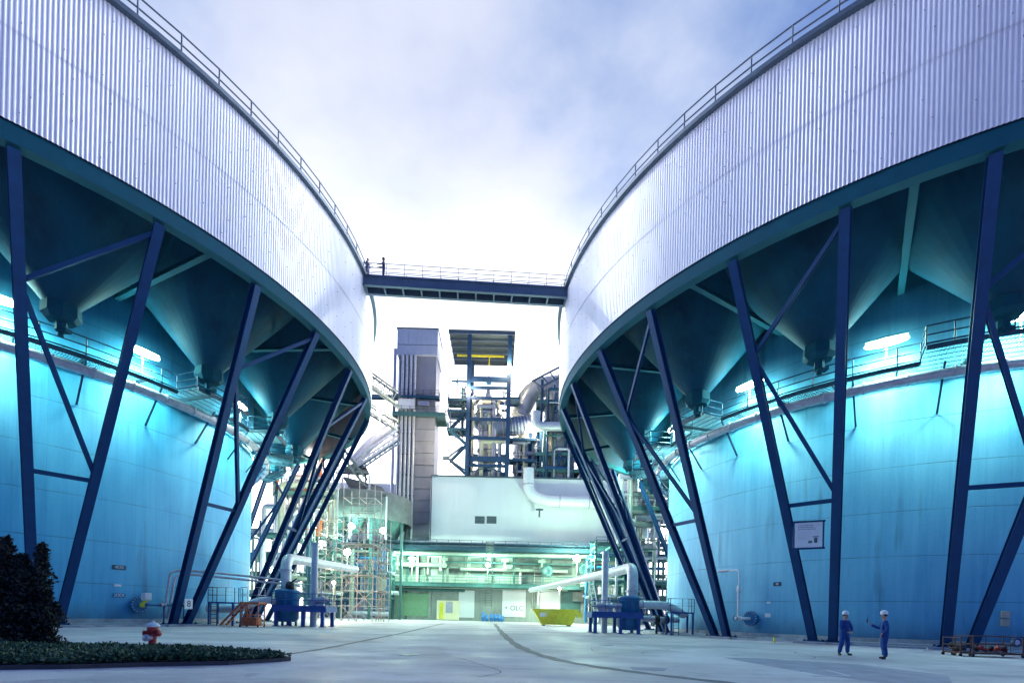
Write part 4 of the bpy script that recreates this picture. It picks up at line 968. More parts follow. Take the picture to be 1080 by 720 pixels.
# fat white pipe in front of the hall
t = thing('fat_white_pipe', 'fat white pipe bending down and across the upper hall wall', 'pipe', P(558, 500, 95)); b = MB()
b.bend([P(557.5, 494, 95.2), P(557.5, 520, 95.2), P(573, 528, 95.2), P(712, 532, 95.2)], 2.2, 1.0, 18); pr_ = b.build('pipe_run', 'white', t)
b = MB()
for x, y, ax_ in ((557.5, 511, (0, 0, 1)), (590, 528.6, (1, 0, 0)), (621, 529.6, (1, 0, 0))): b.lathe([(1.0, -.1), (1.09, -.1), (1.09, .1), (1.0, .1)], 18, P(x, y, 95.2), False, axis=ax_)
b.build('pipe_clamp', 'galv', pr_)
b = MB(); q_ = P(569, 536, 95); b.beam(q_, q_-Vector((0, 0, 1.6)), .3); b.beam(q_+Vector((-.7, 0, -.2)), q_+Vector((.7, 0, -.2)), .3, .3); b.build('bracket', 'gutter', t)
# support struts in the gap left of the frame
t = thing('cantilever_strut', 'dark forked strut projecting left from the steel frame base', 'strut', P(470, 483, Y0)); b = MB()
b.box(P(470.5, 483, Y0), (1.2, .8, .6)); b.beam(P(472, 483, Y0), P(491, 496, Y0), .3); b.beam(P(472, 483, Y0), P(488, 470, Y0), .3); b.build('strut', 'gutter', t)

# ------------------------------------------------------------------ conveyors left of the tower
def conveyor(label, p0, p1, h, w, m1, n):
    t = thing('conveyor_bridge', label, 'conveyor', (Vector(p0)+Vector(p1))/2, 'inclined conveyor bridges'); p0, p1 = Vector(p0), Vector(p1)
    b = MB()
    for dy in (0, w):
        for dz in (0, h): b.beam(p0+Vector((0, dy, dz)), p1+Vector((0, dy, dz)), .22, .3)
    b.build('chord', m1, t); b = MB()
    for k in range(n):
        a_, c_ = p0.lerp(p1, k/n), p0.lerp(p1, (k+1)/n)
        for dy in (0, w): b.beam(a_+Vector((0, dy, 0)), c_+Vector((0, dy, h)), .1); b.beam(a_+Vector((0, dy, 0)), a_+Vector((0, dy, h)), .1)
    for k in range(n+1): q_ = p0.lerp(p1, k/n); b.beam(q_, q_+Vector((0, w, 0)), .1)
    b.build('lattice', m1, t); b = MB(); b.beam(p0+Vector((0, w/2, .15)), p1+Vector((0, w/2, .15)), w*.8, .12, (0, 0, 1)); b.build('belt', 'rail', t)
    return t
conveyor('upper conveyor bridge sloping down to the tower lamp', P(380, 398, 88), P(419, 426, 88), 2.2, 2, 'facade_dark', 7)
conveyor('second conveyor bridge just below the upper one', P(375, 425, 90), P(420, 453, 88), 1.5, 2, 'facade_dark', 7)
conveyor('rising pale conveyor bridge left of the tower', P(376, 492, 86), P(419, 463, 88), 1.6, 2, 'galv', 8)
conveyor('steep conveyor bridge beside the far columns of the left silo', P(352, 470, 84), P(384, 512, 84), 1.5, 2, 'facade_dark', 6)
t = thing('lagged_conveyor_tube', 'lumpy pale tube rising towards the tower below the conveyors', 'pipe', P(395, 468, 90)); b = MB(); b.bend([P(372, 488, 90), P(392, 466, 90), P(417, 449, 90)], 2, 1.0, 12); b.build('tube', 'galv', t)
for k, (x0, y0, x1, y1) in enumerate(((352, 498, 390, 499.5), (370, 514, 408, 522))):
    pa, pb = P(x0, y0, 84), P(x1, y1, 84); t = thing('shed_roof', ('upper', 'lower')[k]+' dark ribbed shed roof above the small silo', 'roof', pa)
    b = MB(); h_ = 2.6; b.add([pa+Vector((0, 0, 0)), pb, pb+Vector((-2, 5, h_)), pa+Vector((2.0 if k == 0 else -3, 5, h_+.6))], [(0, 1, 2, 3)]); b.add([pa+Vector((0, 0, -.25)), pb+Vector((0, 0, -.25)), pb+Vector((-2, 5, h_-.25)), pa+Vector((2.0 if k == 0 else -3, 5, h_+.35))], [(3, 2, 1, 0)]); b.build('roof_sheet', 'darkroof', t)
    b = MB(); 
    for q_ in (pa, pb, pb+Vector((-2, 5, h_)), pa+Vector((1.0 if k == 0 else -3, 5, h_+.5))): b.beam((q_.x, q_.y, 13.2), (q_.x, q_.y, q_.z-.2), .25)
    b.build('roof_post', 'galv', t)
q_ = P(388, 530, 104); t = thing('white_shed', 'plain white wall behind the scaffold beside the tower', 'building', q_)
a_ = P(345, 505, 104); c_ = P(419, 513, 104); MB().box(((a_.x+c_.x)/2, 106, P(380, 510, 104).z/2), (c_.x-a_.x, 4, P(380, 508, 104).z)).build('wall', 'hall', t)
# small silo with lit hoppers
sc = (P(372, 560, 84).x, 91.0); t = thing('small_silo', 'small dark drum with lit hoppers behind the scaffold', 'silo', (sc[0], sc[1], 0))
MB().lathe([(8.3, 16.6), (8.3, 21.0), (7.9, 21.3), (0, 22.2)], 60, (sc[0], sc[1], 0)).build('drum', 'facade_dark', t)
for k in range(7):
    a = -90+(k-3)*38; c_ = pol(sc, 5.4, a, 0); MB().lathe([(.4, 14.2), (2.9, 19.0)], 20, c_).build('hopper', 'teal', t)
for k in range(8): c_ = pol(sc, 7.9, -112+k*45, 0); MB().beam((c_.x, c_.y, 0), (c_.x, c_.y, 16.8), .4).build('column', 'teal', t)
for k, (x, y) in enumerate(((331, 554), (371, 554.5), (404, 559.5))): plant_lamp(x, y, 82.5, ('left', 'middle', 'right')[k]+' of three glaring lamps under the small silo', E_*1.1, r=.55, drop=1.6, kind='lamp', col=(.5, 1, .8))

# ------------------------------------------------------------------ scaffold
def scaffold(label, x0, x1, y0, y1, nx, top, lift):
    t = thing('scaffold_tower', label, 'scaffold', ((x0+x1)/2, (y0+y1)/2, 0)); nz = int(top/lift)
    for i in range(nx+1):
        for y in (y0, y1): x = x0+(x1-x0)*i/nx; b = MB(); b.tube([(x, y, 0), (x, y, top+random.uniform(0, 1))], .055, 6); b.box((x, y, .03), (.2, .2, .05)); b.build('standard', 'rust', t)
    for k in range(1, nz+1):
        z = k*lift; b = MB()
        for y in (y0, y1): b.tube([(x0-.2, y, z), (x1+.2, y, z)], .05, 6); b.tube([(x0-.2, y, z-1.0 if k == nz else z+1.0), (x1+.2, y, z-1.0 if k == nz else z+1.0)], .04, 6)
        for i in range(nx+1): x = x0+(x1-x0)*i/nx; b.tube([(x, y0-.2, z), (x, y1+.2, z)], .05, 6)
        b.build('ledger', 'rust', t)
    for k in range(nz):
        b = MB(); i = k % nx; xa_, xb_ = x0+(x1-x0)*i/nx, x0+(x1-x0)*(i+1)/nx
        if k % 2: xa_, xb_ = xb_, xa_
        b.tube([(xa_, y0-.08, k*lift), (xb_, y0-.08, (k+1)*lift)], .05, 6); b.build('diagonal', 'rust', t)
        b = MB(); b.tube([(xb_, y0-.1, k*lift), (xa_, y0-.1, (k+1)*lift)], .05, 6); b.build('diagonal', 'rust', t)
    for k in (int(nz*.4), int(nz*.7)): MB().box(((x0+x1)/2, (y0+y1)/2, k*lift+.1), ((x1-x0), (y1-y0)*.9, .05)).build('board', 'facade_dark', t)
    return t
ys = 66.0; scaffold('main tubular scaffold tower standing between the left silo and the tower', P(359.5, 650, ys).x, P(392.5, 650, ys).x, ys, ys+3.6, 2, 17.5, 2.0)
scaffold('narrow scaffold bay joined to the right of the main scaffold', P(396.5, 650, ys+3).x, P(405, 650, ys+3).x, ys+3, ys+6, 1, 13.5, 2.0)
scaffold('low scaffold bay left of the main scaffold', P(334, 650, 70).x, P(353, 650, 70).x, 70, 73, 1, 14.0, 2.0)

# pipe rack behind the gap on the left
def rack(label, xa, xb, Y, levels, seed, dep=4.0):
    t = thing('pipe_rack', label, 'pipe rack', ((xa+xb)/2, Y, 0)); rnd = random.Random(seed); top = max(levels)
    for k in range(4):
        x = xa+(xb-xa)*k/3
        for y in (Y, Y+dep): MB().beam((x, y, 0), (x, y, top+.8), .35).build('post', 'teal', t)
    for z in levels:
        b = MB()
        for y in (Y, Y+dep): b.beam((xa, y, z), (xb, y, z), .2, .4)
        for k in range(7): x = xa+(xb-xa)*k/6; b.beam((x, Y, z-.3), (x, Y+dep, z-.3), .16, .3)
        b.build('rack_beam', 'teal', t)
        for j in range(4):
            r = rnd.choice((.1, .16, .25, .38)); b = MB(); y = Y+.4+j*dep/4; zz = z+.25+r
            b.tube([(xa-rnd.random(), y, zz), (xb+rnd.random(), y, zz)], r, 10); b.build('pipe', rnd.choice(('tealpipe', 'pipe', 'teal', 'galv', 'cyl')), t)
    for j in range(10):
        x = rnd.uniform(xa, xb); y = Y-.3-rnd.random()*.5; z0 = rnd.choice(levels[:-1]); z1 = rnd.choice([l for l in levels if l > z0]); r = rnd.choice((.07, .12, .2)); b = MB()
        b.bend([(x+rnd.choice((-1.5, 1.5)), y, z0+.6), (x, y, z0+.6), (x, y, z1+.6), (x, Y+1, z1+.6)], .4, r, 8); b.build('riser', rnd.choice(('tealpipe', 'white', 'teal', 'galv')), t)
    ps, rl = MB(), MB(); railing(ps, rl, [(xa, Y-.1, levels[-1]+.2), (xb, Y-.1, levels[-1]+.2)], 1.1, 1.8, .05); rl.add(ps.v, ps.f, True).build('railing', 'rail', t)
    return t
rack('dense pipe rack seen between the left silo wall and its far columns', P(262, 600, 80).x, P(352, 600, 80).x, 80, [3.5, 6.5, 9.5, 13.0], 4)
rack('pipe rack behind the scaffold in front of the green building', P(330, 600, 88).x, P(412, 600, 88).x, 88, [4.0, 7.5, 11.0], 9, 3)
rack('pipe rack seen between the far columns and wall of the right silo', P(628, 600, 82).x, P(722, 600, 82).x, 82, [4.0, 7.0, 11.0, 12.9], 17)
rack('high pipe rack high in the gap between the right silo and hall', P(660, 520, 84).x, P(722, 520, 84).x, 86.5, [17.5, 20.5], 23, 3)

# ------------------------------------------------------------------ equipment islands between the silos
def tank_platform(label, x0, x1, y0, y1, zd, tank_x, tank_side):
    t = thing('pump_platform', label, 'platform', ((x0+x1)/2, (y0+y1)/2, 0))
    b = MB(); b.box(((x0+x1)/2, (y0+y1)/2, zd), (x1-x0, y1-y0, .1))
    for y in (y0, y1): b.beam((x0, y, zd-.2), (x1, y, zd-.2), .1, .32)
    for x in (x0, x1): b.beam((x, y0, zd-.2), (x, y1, zd-.2), .1, .32)
    b.build('deck', 'platblue', t)
    for x in (x0+.3, (x0+x1)/2+.3, x1-.3):
        for y in (y0+.2, y1-.2): b = MB(); b.beam((x, y, 0), (x, y, zd-.3), .26, .26); b.box((x, y, .03), (.45, .45, .06)); b.build('leg', 'platblue', t)
    ps, rl = MB(), MB(); railing(ps, rl, [(x0, y0, zd+.05), (x1, y0, zd+.05), (x1, y1, zd+.05), (x0, y1, zd+.05), (x0, y0, zd+.05)], 1.05, 1.1, .028, (1.05, .55), toe=.1); rl.add(ps.v, ps.f, True).build('railing', 'platblue', t)
    return t
xl0, xl1 = P(286, 660, 40.5).x, P(343, 660, 40.5).x
tank_platform('blue railed platform with short legs beside the left silo', xl0, xl1, 40.5, 43.3, 1.55, 0, 0)
tx = P(303, 640, 42).x; t = thing('mixing_tank', 'squat blue tank under the big white elbow pipe, left side', 'tank', (tx, 41.9, 0))
MB().lathe([(.75, .35), (.95, .6), (.95, 2.75), (1.02, 2.8), (1.02, 2.92), (.5, 3.05), (0, 3.05)], 26, (tx, 41.9, 0)).build('tank_shell', 'cyl', t)
b = MB()
for k in range(4): q_ = pol((tx, 41.9), .8, 45+90*k, 0); b.beam((q_.x, q_.y, 0), (q_.x, q_.y, .7), .16)
b.build('tank_leg', 'platblue', t)
t = thing('elbow_pipe', 'big white elbow pipe rising from the left blue tank and turning right', 'pipe', (tx, 42, 3))
b = MB(); yv = 42.2; b.bend([(tx-.2, yv, 3.0), (tx-.3, yv, 5.6), P(375, 600, 60)], .9, .42, 18, 7); pr_ = b.build('pipe_run', 'pipe', t)
b = MB()
for z in (3.2, 4.6): b.lathe([(.42, -.06), (.58, -.06), (.58, .06), (.42, .06)], 20, (tx-.22-.04*(z-3), yv, z), False)
b.build('flange', 'galv', t)
b = MB(); b.lathe([(.2, 0), (.35, .1), (.35, .5), (.15, .7)], 14, (tx+.35, yv-.6, 2.95)); b.tube([(tx+.35, yv-.6, 3.5), (tx+.9, yv-.6, 3.9)], .07, 6); b.build('valve', 'dark', t)
t = thing('outlet_pipe', 'white pipe snaking from the left blue tank down to the silo', 'pipe', (tx-1, 41, 1)); b = MB()
b.bend([(tx-.4, 41.6, 2.05), (tx-1.9, 40.8, 2.05), (tx-3.0, 40.3, 1.25), (tx-5.6, 40.3, 1.25)], .7, .3, 14); b.build('pipe_run', 'pipe', t)
t = thing('standpipe', 'tall pale blue standpipe rising through the left platform', 'pipe', (P(330.5, 600, 41.4).x, 41.4, 0)); b = MB(); xx = P(331, 630, 41.4).x
b.tube([(xx, 41.4, 0), (xx, 41.4, P(331, 572, 41.4).z)], .26, 14); b.lathe([(.26, 0), (.36, 0), (.36, .1), (.26, .1)], 14, (xx, 41.4, P(331, 572, 41.4).z-.1), False); b.build('pipe_run', 'towercap', t)
t = thing('pump_set', 'cluster of small pumps and valves on the left platform', 'pump', (P(340, 640, 41.5).x, 41.5, 1.6))
for k, (dx, r) in enumerate(((0, .28), (-.7, .2))):
    b = MB(); xx = P(339, 640, 41.5).x+dx; b.lathe([(r*.6, -.4), (r, -.35), (r, .3), (r*.5, .4)], 14, (xx, 41.4, 2.15), axis=(1, 0, .15)); b.box((xx, 41.4, 1.75), (.5, .4, .25)); b.tube([(xx, 41.4, 2.2), (xx, 41.4, 3.0)], .08, 8); b.build('pump_body', 'galv', t)
# upper conduits running from left column foot
t = thing('twin_conduits', 'pair of galvanised conduits climbing the left silo column and running right', 'pipe', P(178, 640, 37)); 
for k, (o_, h_) in enumerate(((0, 0), (.32, -.28))):
    b = MB(); b.bend([P(172, 652, 36.2)+Vector((o_, 0, 0)), P(180+k*5, 601+k*4, 36.6), P(211, 602+k*4, 37.8), P(316, 613+k*4, 43)], .5, .085, 10); b.build('conduit', 'galv', t)
# blue step platform at the left silo wall
def stand(label, x0, x1, Y, zd, hr):
    a_, b_ = P(x0, 650, Y), P(x1, 650, Y); t = thing('access_stand', label, 'platform', ((a_.x+b_.x)/2, Y, 0)); b = MB(); b.box(((a_.x+b_.x)/2, Y+.6, zd), (b_.x-a_.x, 1.3, .12)); b.build('deck', 'platblue', t)
    for x in (a_.x+.1, b_.x-.1):
        for y in (Y, Y+1.2): MB().beam((x, y, 0), (x, y, zd), .14).build('leg', 'platblue', t)
    ps, rl = MB(), MB(); railing(ps, rl, [(a_.x, Y+1.2, zd), (a_.x, Y, zd), (b_.x, Y, zd), (b_.x, Y+1.2, zd)], hr, .8, .028, (hr, hr/2)); rl.add(ps.v, ps.f, True).build('railing', 'rail', t)
    b = MB()
    for k in range(6): b.beam((a_.x+.25, Y-.02, .25+k*.3), (a_.x+.7, Y-.02, .25+k*.3), .04)
    b.beam((a_.x+.25, Y-.02, 0), (a_.x+.25, Y-.02, zd), .05); b.beam((a_.x+.7, Y-.02, 0), (a_.x+.7, Y-.02, zd), .05); b.build('ladder', 'rail', t); return t
stand('small dark blue access stand against the left silo wall', 219, 247, 38.5, 1.75, 1.15)
stand('small dark blue access stand against the right silo wall', 707, 732, 41.5, 1.85, 1.15)
# orange mobile step platform
x0 = P(256, 660, 37.4).x; t = thing('mobile_steps', 'orange wheeled mobile steps next to the left platform', 'steps', (x0, 37.4, 0)); b = MB(); w_ = 1.3
for x in (0, w_):
    for y in (0, 1.0): b.beam((x0+x, 37+y, .12), (x0+x, 37+y, 1.75), .06)
    b.beam((x0+x, 37, .14), (x0+x, 38, .14), .06); b.beam((x0+x, 37, .9), (x0+x, 38, .9), .05)
for z in (.14, .9, 1.7): b.beam((x0, 37, z), (x0+w_, 37, z), .06); b.beam((x0, 38, z), (x0+w_, 38, z), .06)
b.build('frame', 'orange', t); MB().box((x0+w_/2, 37.5, 1.78), (w_+.1, 1.1, .12)).build('deck', 'orange', t)
ps, rl = MB(), MB(); railing(ps, rl, [(x0, 38, 1.8), (x0, 37, 1.8), (x0+w_, 37, 1.8), (x0+w_, 38, 1.8)], 1.0, 1.2, .025); rl.add(ps.v, ps.f, True).build('railing', 'galv', t)
b = MB()
for k in range(6): b.box((x0-.25-.22*k, 37.5, 1.55-.27*k), (.28, .8, .04))
for y in (37.1, 37.9): b.beam((x0, y, 1.75), (x0-1.5, y, .1), .05, .14)
b.build('stair', 'orange', t); MB().box((x0+w_/2, 37.45, .45), (w_*.8, .8, .55)).build('storage_box', 'orange', t)
for x in (0, w_):
    for y in (0, 1.0): MB().lathe([(0, -.03), (.1, -.03), (.1, .03), (0, .03)], 12, (x0+x, 37+y, .1), False, axis=(1, 0, 0)).build('wheel', 'dark', t)
b = MB()
for k in range(7): b.beam((x0+.1+.17*k, 36.96, .2), (x0+.25+.17*(k % 5), 36.96, 1.6), .03)
b.build('lattice_front', 'orange', t)

# right island
xr0, xr1 = P(623, 667, 42.5).x, P(676, 667, 42.5).x
tank_platform('blue railed platform with short legs beside the right silo', xr0, xr1, 42.0, 44.6, 1.65, 0, 0)
tx = P(664, 640, 43).x; t = thing('mixing_tank', 'squat blue tank under the white elbow pipe, right side', 'tank', (tx, 43, 0))
MB().lathe([(.7, .3), (.95, .6), (.95, 2.9), (1.02, 2.95), (1.02, 3.07), (.5, 3.2), (0, 3.2)], 26, (tx, 43.2, 0)).build('tank_shell', 'cyl', t)
t = thing('elbow_pipe', 'white elbow pipe above the right blue tank going back left to the building', 'pipe', (tx, 43, 3)); b = MB()
zt_ = P(666, 598, 43.2).z; b.bend([(tx+.25, 43.2, 3.1), (tx+.25, 43.2, zt_), P(628, 607, 56), P(560, 622, 88)], .9, .45, 18, 7); b.build('pipe_run', 'pipe', t)
b = MB(); b.lathe([(.45, -.06), (.6, -.06), (.6, .06), (.45, .06)], 20, (tx+.25, 43.2, 3.6), False); b.build('flange', 'galv', t)
t = thing('standpipe', 'tall grey standpipe rising through the right platform', 'pipe', (P(637, 640, 43.4).x, 43.4, 0)); b = MB(); xx = P(637.5, 640, 43.4).x
b.tube([(xx, 43.4, 0), (xx, 43.4, P(637, 581, 43.4).z)], .27, 14); b.build('pipe_run', 'pipe', t)
t = thing('outlet_pipe', 'white wavy pipe from the right blue tank to the silo wall', 'pipe', (tx+1, 43, 2)); b = MB()
b.bend([(tx+.7, 42.7, 2.5), (tx+3.0, 42.3, 2.45), (tx+4.2, 42.0, 1.7), P(722, 645, 42.0)], .8, .34, 16); b.build('pipe_run', 'pipe', t)
t = thing('outlet_pipe', 'lower straight pipe behind the wavy one by the right silo', 'pipe', (tx+1, 43.5, 1)); b = MB(); b.bend([(tx+.7, 43.9, 1.35), (tx+4.5, 43.9, 1.2)], .8, .24, 12); b.build('pipe_run', 'galv', t)
b = MB(); 
for dx in (2.6, 3.4): b.lathe([(.3, -.2), (.36, -.2), (.36, .2), (.3, .2)], 14, (tx+dx, 43.9, 1.25), axis=(1, 0, 0)); b.tube([(tx+dx, 43.9, 1.2), (tx+dx, 43.9, 0)], .1, 6)
b.build('valve', 'dark', t)
t = thing('pump_set', 'cluster of small pumps and valves on the right platform', 'pump', (P(650, 640, 43).x, 43, 1.7))
for dx in (0, -.7, -1.5):
    b = MB(); xx = P(652, 640, 42.8).x+dx; b.lathe([(.15, -.35), (.26, -.3), (.26, .25), (.12, .35)], 14, (xx, 42.8, 2.3), axis=(1, 0, .1)); b.box((xx, 42.8, 1.9), (.45, .4, .3)); b.tube([(xx, 42.8, 2.3), (xx, 42.8, 3.0)], .07, 8); b.build('pump_body', 'galv', t)
# leaning white poles near the right platform
t = thing('leaning_ladder', 'thin white ladder leaning behind the right platform', 'ladder', P(622, 640, 60)); b = MB(); pa, pb = P(617.5, 592, 60), P(626.5, 645, 58)
for dx in (0, .5): b.tube([pa+Vector((dx, 0, 0)), pb+Vector((dx, 0, 0))], .07, 6)
b.build('stile', 'white', t); b = MB()
for k in range(12): q_ = pa.lerp(pb, (k+.5)/12); b.tube([q_, q_+Vector((.5, 0, 0))], .04, 6)
b.build('rung', 'white', t)

# skip
ysk = 67.0; a_, c_ = P(562, 659, ysk), P(613, 659, ysk); z0, z1 = .15, 2.15; xm0, xm1 = P(571.5, 659, ysk).x, P(603, 659, ysk).x
t = thing('skip_container', 'yellow skip with sloping ends in front of the building', 'skip', ((a_.x+c_.x)/2, ysk, 0)); b = MB(); d_ = 2.2
def wall_(p, q_, r, s_, th=.06): b.add([p, q_, r, s_], [(0, 1, 2, 3)])
o8 = [(xm0, ysk, z0), (xm1, ysk, z0), (c_.x-.3, ysk, z1), (a_.x, ysk, z1), (xm0, ysk+d_, z0), (xm1, ysk+d_, z0), (c_.x-.3, ysk+d_, z1), (a_.x, ysk+d_, z1)]
i8 = [(x+(.08 if i % 4 in (0, 3) else -.08), y+(.07 if i < 4 else -.07), z+(.08 if i % 4 in (0, 1) else 0)) for i, (x, y, z) in enumerate(o8)]
b.add(o8+i8, [(0, 1, 2, 3), (5, 4, 7, 6), (4, 0, 3, 7), (1, 5, 6, 2), (4, 5, 1, 0), (11, 10, 9, 8), (14, 15, 12, 13), (15, 11, 8, 12), (10, 14, 13, 9), (8, 9, 13, 12), (3, 2, 10, 11), (2, 6, 14, 10), (6, 7, 15, 14), (7, 3, 11, 15)])
b.build('skip_body', 'yellow', t); b = MB()
b.beam(o8[3], o8[2], .14, .14); b.beam(o8[7], o8[6], .14, .14); b.beam(o8[3], o8[7], .14, .14); b.beam(o8[2], o8[6], .14, .14)
for k in range(5): x = xm0+.4+k*(xm1-xm0-.8)/4; b.beam((x, ysk-.05, z0), (x, ysk-.05, z1), .12, .1)
b.build('rim', 'yellow', t); MB().box((P(573, 650, ysk).x, ysk-.05, 1.45), (.9, .04, .55)).build('sticker', 'white', t)
b = MB(); b.box((c_.x-.2, ysk+.3, 1.5), (.5, .3, .7)); b.build('lifting_lug', 'yellow', t)
for x in (xm0+.3, xm1-.3): MB().box((x, ysk+1.1, .07), (.3, 2.0, .14)).build('skid', 'dark', t)
# drums by the wall
for k, (x, s_) in enumerate(((509.5, 1.25), (513.5, .9), (518.5, 1.05), (522.5, 1.0), (526.5, 1.0), (529.5, .8))):
    q_ = P(x, 652, 92.0); t = thing('barrel', ['tallest blue barrel, first from the left by the wall', 'low blue barrel, second from the left by the wall', 'blue barrel third from the left by the wall', 'blue barrel fourth from the left by the wall', 'blue barrel fifth from the left by the wall', 'shortest blue barrel, rightmost by the wall'][k], 'barrel', (q_.x, 92, 0), 'blue barrels by the wall')
    MB().lathe([(0, .02), (.28, .02), (.3, .06), (.31, .6*s_), (.33, .62*s_), (.31, .64*s_), (.3, 1.3*s_), (.27, 1.34*s_), (0, 1.34*s_)], 18, (q_.x, 92, 0)).build('drum_shell', 'barrel', t)
# wire rack trolleys at the right edge
def trolley(label, x0, x1, y, h, seed):
    t = thing('wire_trolley', label, 'trolley', ((x0+x1)/2, y, 0)); rnd = random.Random(seed); b = MB(); d_ = .9
    for x in (x0, x1):
        for yy in (y, y+d_): b.tube([(x, yy, .08), (x, yy, h)], .028, 8)
    for z in (.18, h*.6, h-.02):
        for yy in (y, y+d_): b.tube([(x0, yy, z), (x1, yy, z)], .022, 6)
        for x in (x0, x1): b.tube([(x, y, z), (x, y+d_, z)], .022, 6)
    k = int((x1-x0)/.45)
    for i in range(1, k): x = x0+(x1-x0)*i/k; b.tube([(x, y, .18), (x, y, h-.02)], .014, 6)
    b.build('frame', 'brown', t); MB().box(((x0+x1)/2, y+d_/2, .15), (x1-x0, d_, .05)).build('base', 'brown', t)
    for i in range(6):
        x = rnd.uniform(x0+.2, x1-.2); b = MB(); b.lathe([(.0, -.2), (.1, -.18), (.07, 0), (.12, .15), (0, .2)], 10, (x, y+.2+rnd.random()*.5, .32+rnd.random()*.15), axis=(rnd.uniform(-1, 1), rnd.uniform(-1, 1), .3)); b.build('casting', rnd.choice(('brown', 'dark', 'red')), t)
    for x in (x0, x1):
        for yy in (y, y+d_): MB().lathe([(0, -.025), (.07, -.025), (.07, .025), (0, .025)], 10, (x, yy, .07), False, axis=(0, 1, 0)).build('castor', 'dark', t)
    return t
q0_, q1_ = P(1013, 690, 22.9).x, P(1023.5, 690, 22.9).x; trolley('small rusty wire trolley beside the foot of the last column', q0_, q1_, 22.9, .85, 1)
trolley('long dark wire trolley loaded with castings at the right edge', P(1026, 690, 22.6).x, P(1079, 690, 22.6).x, 22.6, .95, 2)
q_ = P(1072, 677, 22.5); t = thing('cable_reel', 'small reel with a pale hub resting on the long trolley', 'reel', q_); b = MB(); b.lathe([(.15, -.06), (.2, -.06), (.2, .06), (.15, .06)], 20, q_, False, axis=(0, -1, 0)); b.build('rim', 'rail', t); MB().lathe([(0, -.05), (.12, -.05), (.12, .05), (0, .06)], 16, q_, False, axis=(0, -1, 0)).build('hub', 'towercap', t)
# small yellow bollard cap by the right plinth
q_ = G(816.5, 677); t = thing('marker_stub', 'tiny yellow marker stub at the right silo kerb', 'marker', q_); MB().lathe([(.07, 0), (.07, .28), (0, .32)], 12, q_).build('stub', 'yellow', t)

# ------------------------------------------------------------------ more plant round the steel frame
def clutter(name, label, x0, x1, z0, z1, y0, y1, n, seed, mats, rr=(.1, .16, .25, .4)):
    t = thing(name, label, 'pipework', ((x0+x1)/2, (y0+y1)/2, z0)); rnd = random.Random(seed)
    for k in range(n):
        r_ = rnd.choice(rr); x = rnd.uniform(x0, x1); y = rnd.uniform(y0, y1); z = rnd.uniform(z0, z1); b = MB(); m_ = rnd.choice(mats)
        if k % 3 == 0: b.bend([(x, y, z0), (x, y, z), (rnd.uniform(x0, x1), y, z)], .5, r_, 8)
        elif k % 3 == 1: x2 = rnd.uniform(x0, x1); x2 = x2 if abs(x2-x) > 2 else x+(2.5 if x < (x0+x1)/2 else -2.5); b.bend([(x, y, z), (x2, y, z), (x2, y+1.0, z), (x2, y+1.0, rnd.uniform(z0, z1))], .4, r_, 8)
        else: b.tube([(x, y, z), (x, y, min(z1, z+rnd.uniform(1.5, 4)))], r_, 8); b.lathe([(r_*1.5, -.1), (r_*1.6, 0), (r_*1.5, .1), (0, .12)], 10, (x, y, min(z1, z+2)))
        b.build('pipe', m_, t)
    return t
X_ = lambda x, Y=98: P(x, 450, Y).x
clutter('frame_pipework', 'tangle of pipes and valves inside the lower steel frame', X_(495), X_(535), zbse+.5, 44.5, 97.2, 99.5, 34, 31, ('vessel', 'blue', 'galv', 'pipe', 'cream'))
clutter('frame_pipework', 'pipes and fittings between the outrigger platforms left of the steel frame', X_(475), X_(493), 35, 46, 97, 99.5, 16, 32, ('galv', 'teal', 'rail', 'facade_dark'), (.08, .12, .2))
clutter('vessel_pipework', 'tangle of pipes between the steel frame and the banded vessel', X_(540), X_(572), zbse+.3, 39, 98, 100, 34, 33, ('vessel', 'pipe', 'galv', 'blue', 'cream'))
clutter('vessel_pipework', 'pipes wrapped round the front of the banded vessel column', X_(573), X_(612), zbse+.3, 45, 96.4, 97.4, 30, 34, ('galv', 'pipe', 'rail', 'teal', 'blue'), (.08, .12, .2, .28))
clutter('yard_pipework', 'tangle of green lit pipes under the left end of the upper pipe gallery', P(335, 600, 86).x, P(415, 600, 86).x, .3, 12, 86, 87.5, 44, 35, ('tealpipe', 'teal', 'cyl', 'galv', 'rail', 'facade_dark'))
clutter('yard_pipework', 'tangle of pipes under the right end of the upper pipe gallery', P(612, 600, 87).x, P(712, 600, 87).x, .3, 12, 86, 88.5, 44, 36, ('tealpipe', 'teal', 'cyl', 'galv', 'rail', 'white'))
clutter('yard_pipework', 'tangle of pipes in the gap beside the left silo wall', P(268, 600, 76).x, P(330, 600, 76).x, 2, 22, 76, 79, 44, 37, ('tealpipe', 'teal', 'pipe', 'galv', 'rail', 'vessel'))
clutter('yard_pipework', 'tangle of pipes in the gap beside the right silo wall', P(655, 600, 78).x, P(715, 600, 78).x, 10, 24, 76, 79, 36, 38, ('tealpipe', 'teal', 'pipe', 'galv', 'rail', 'vessel'))
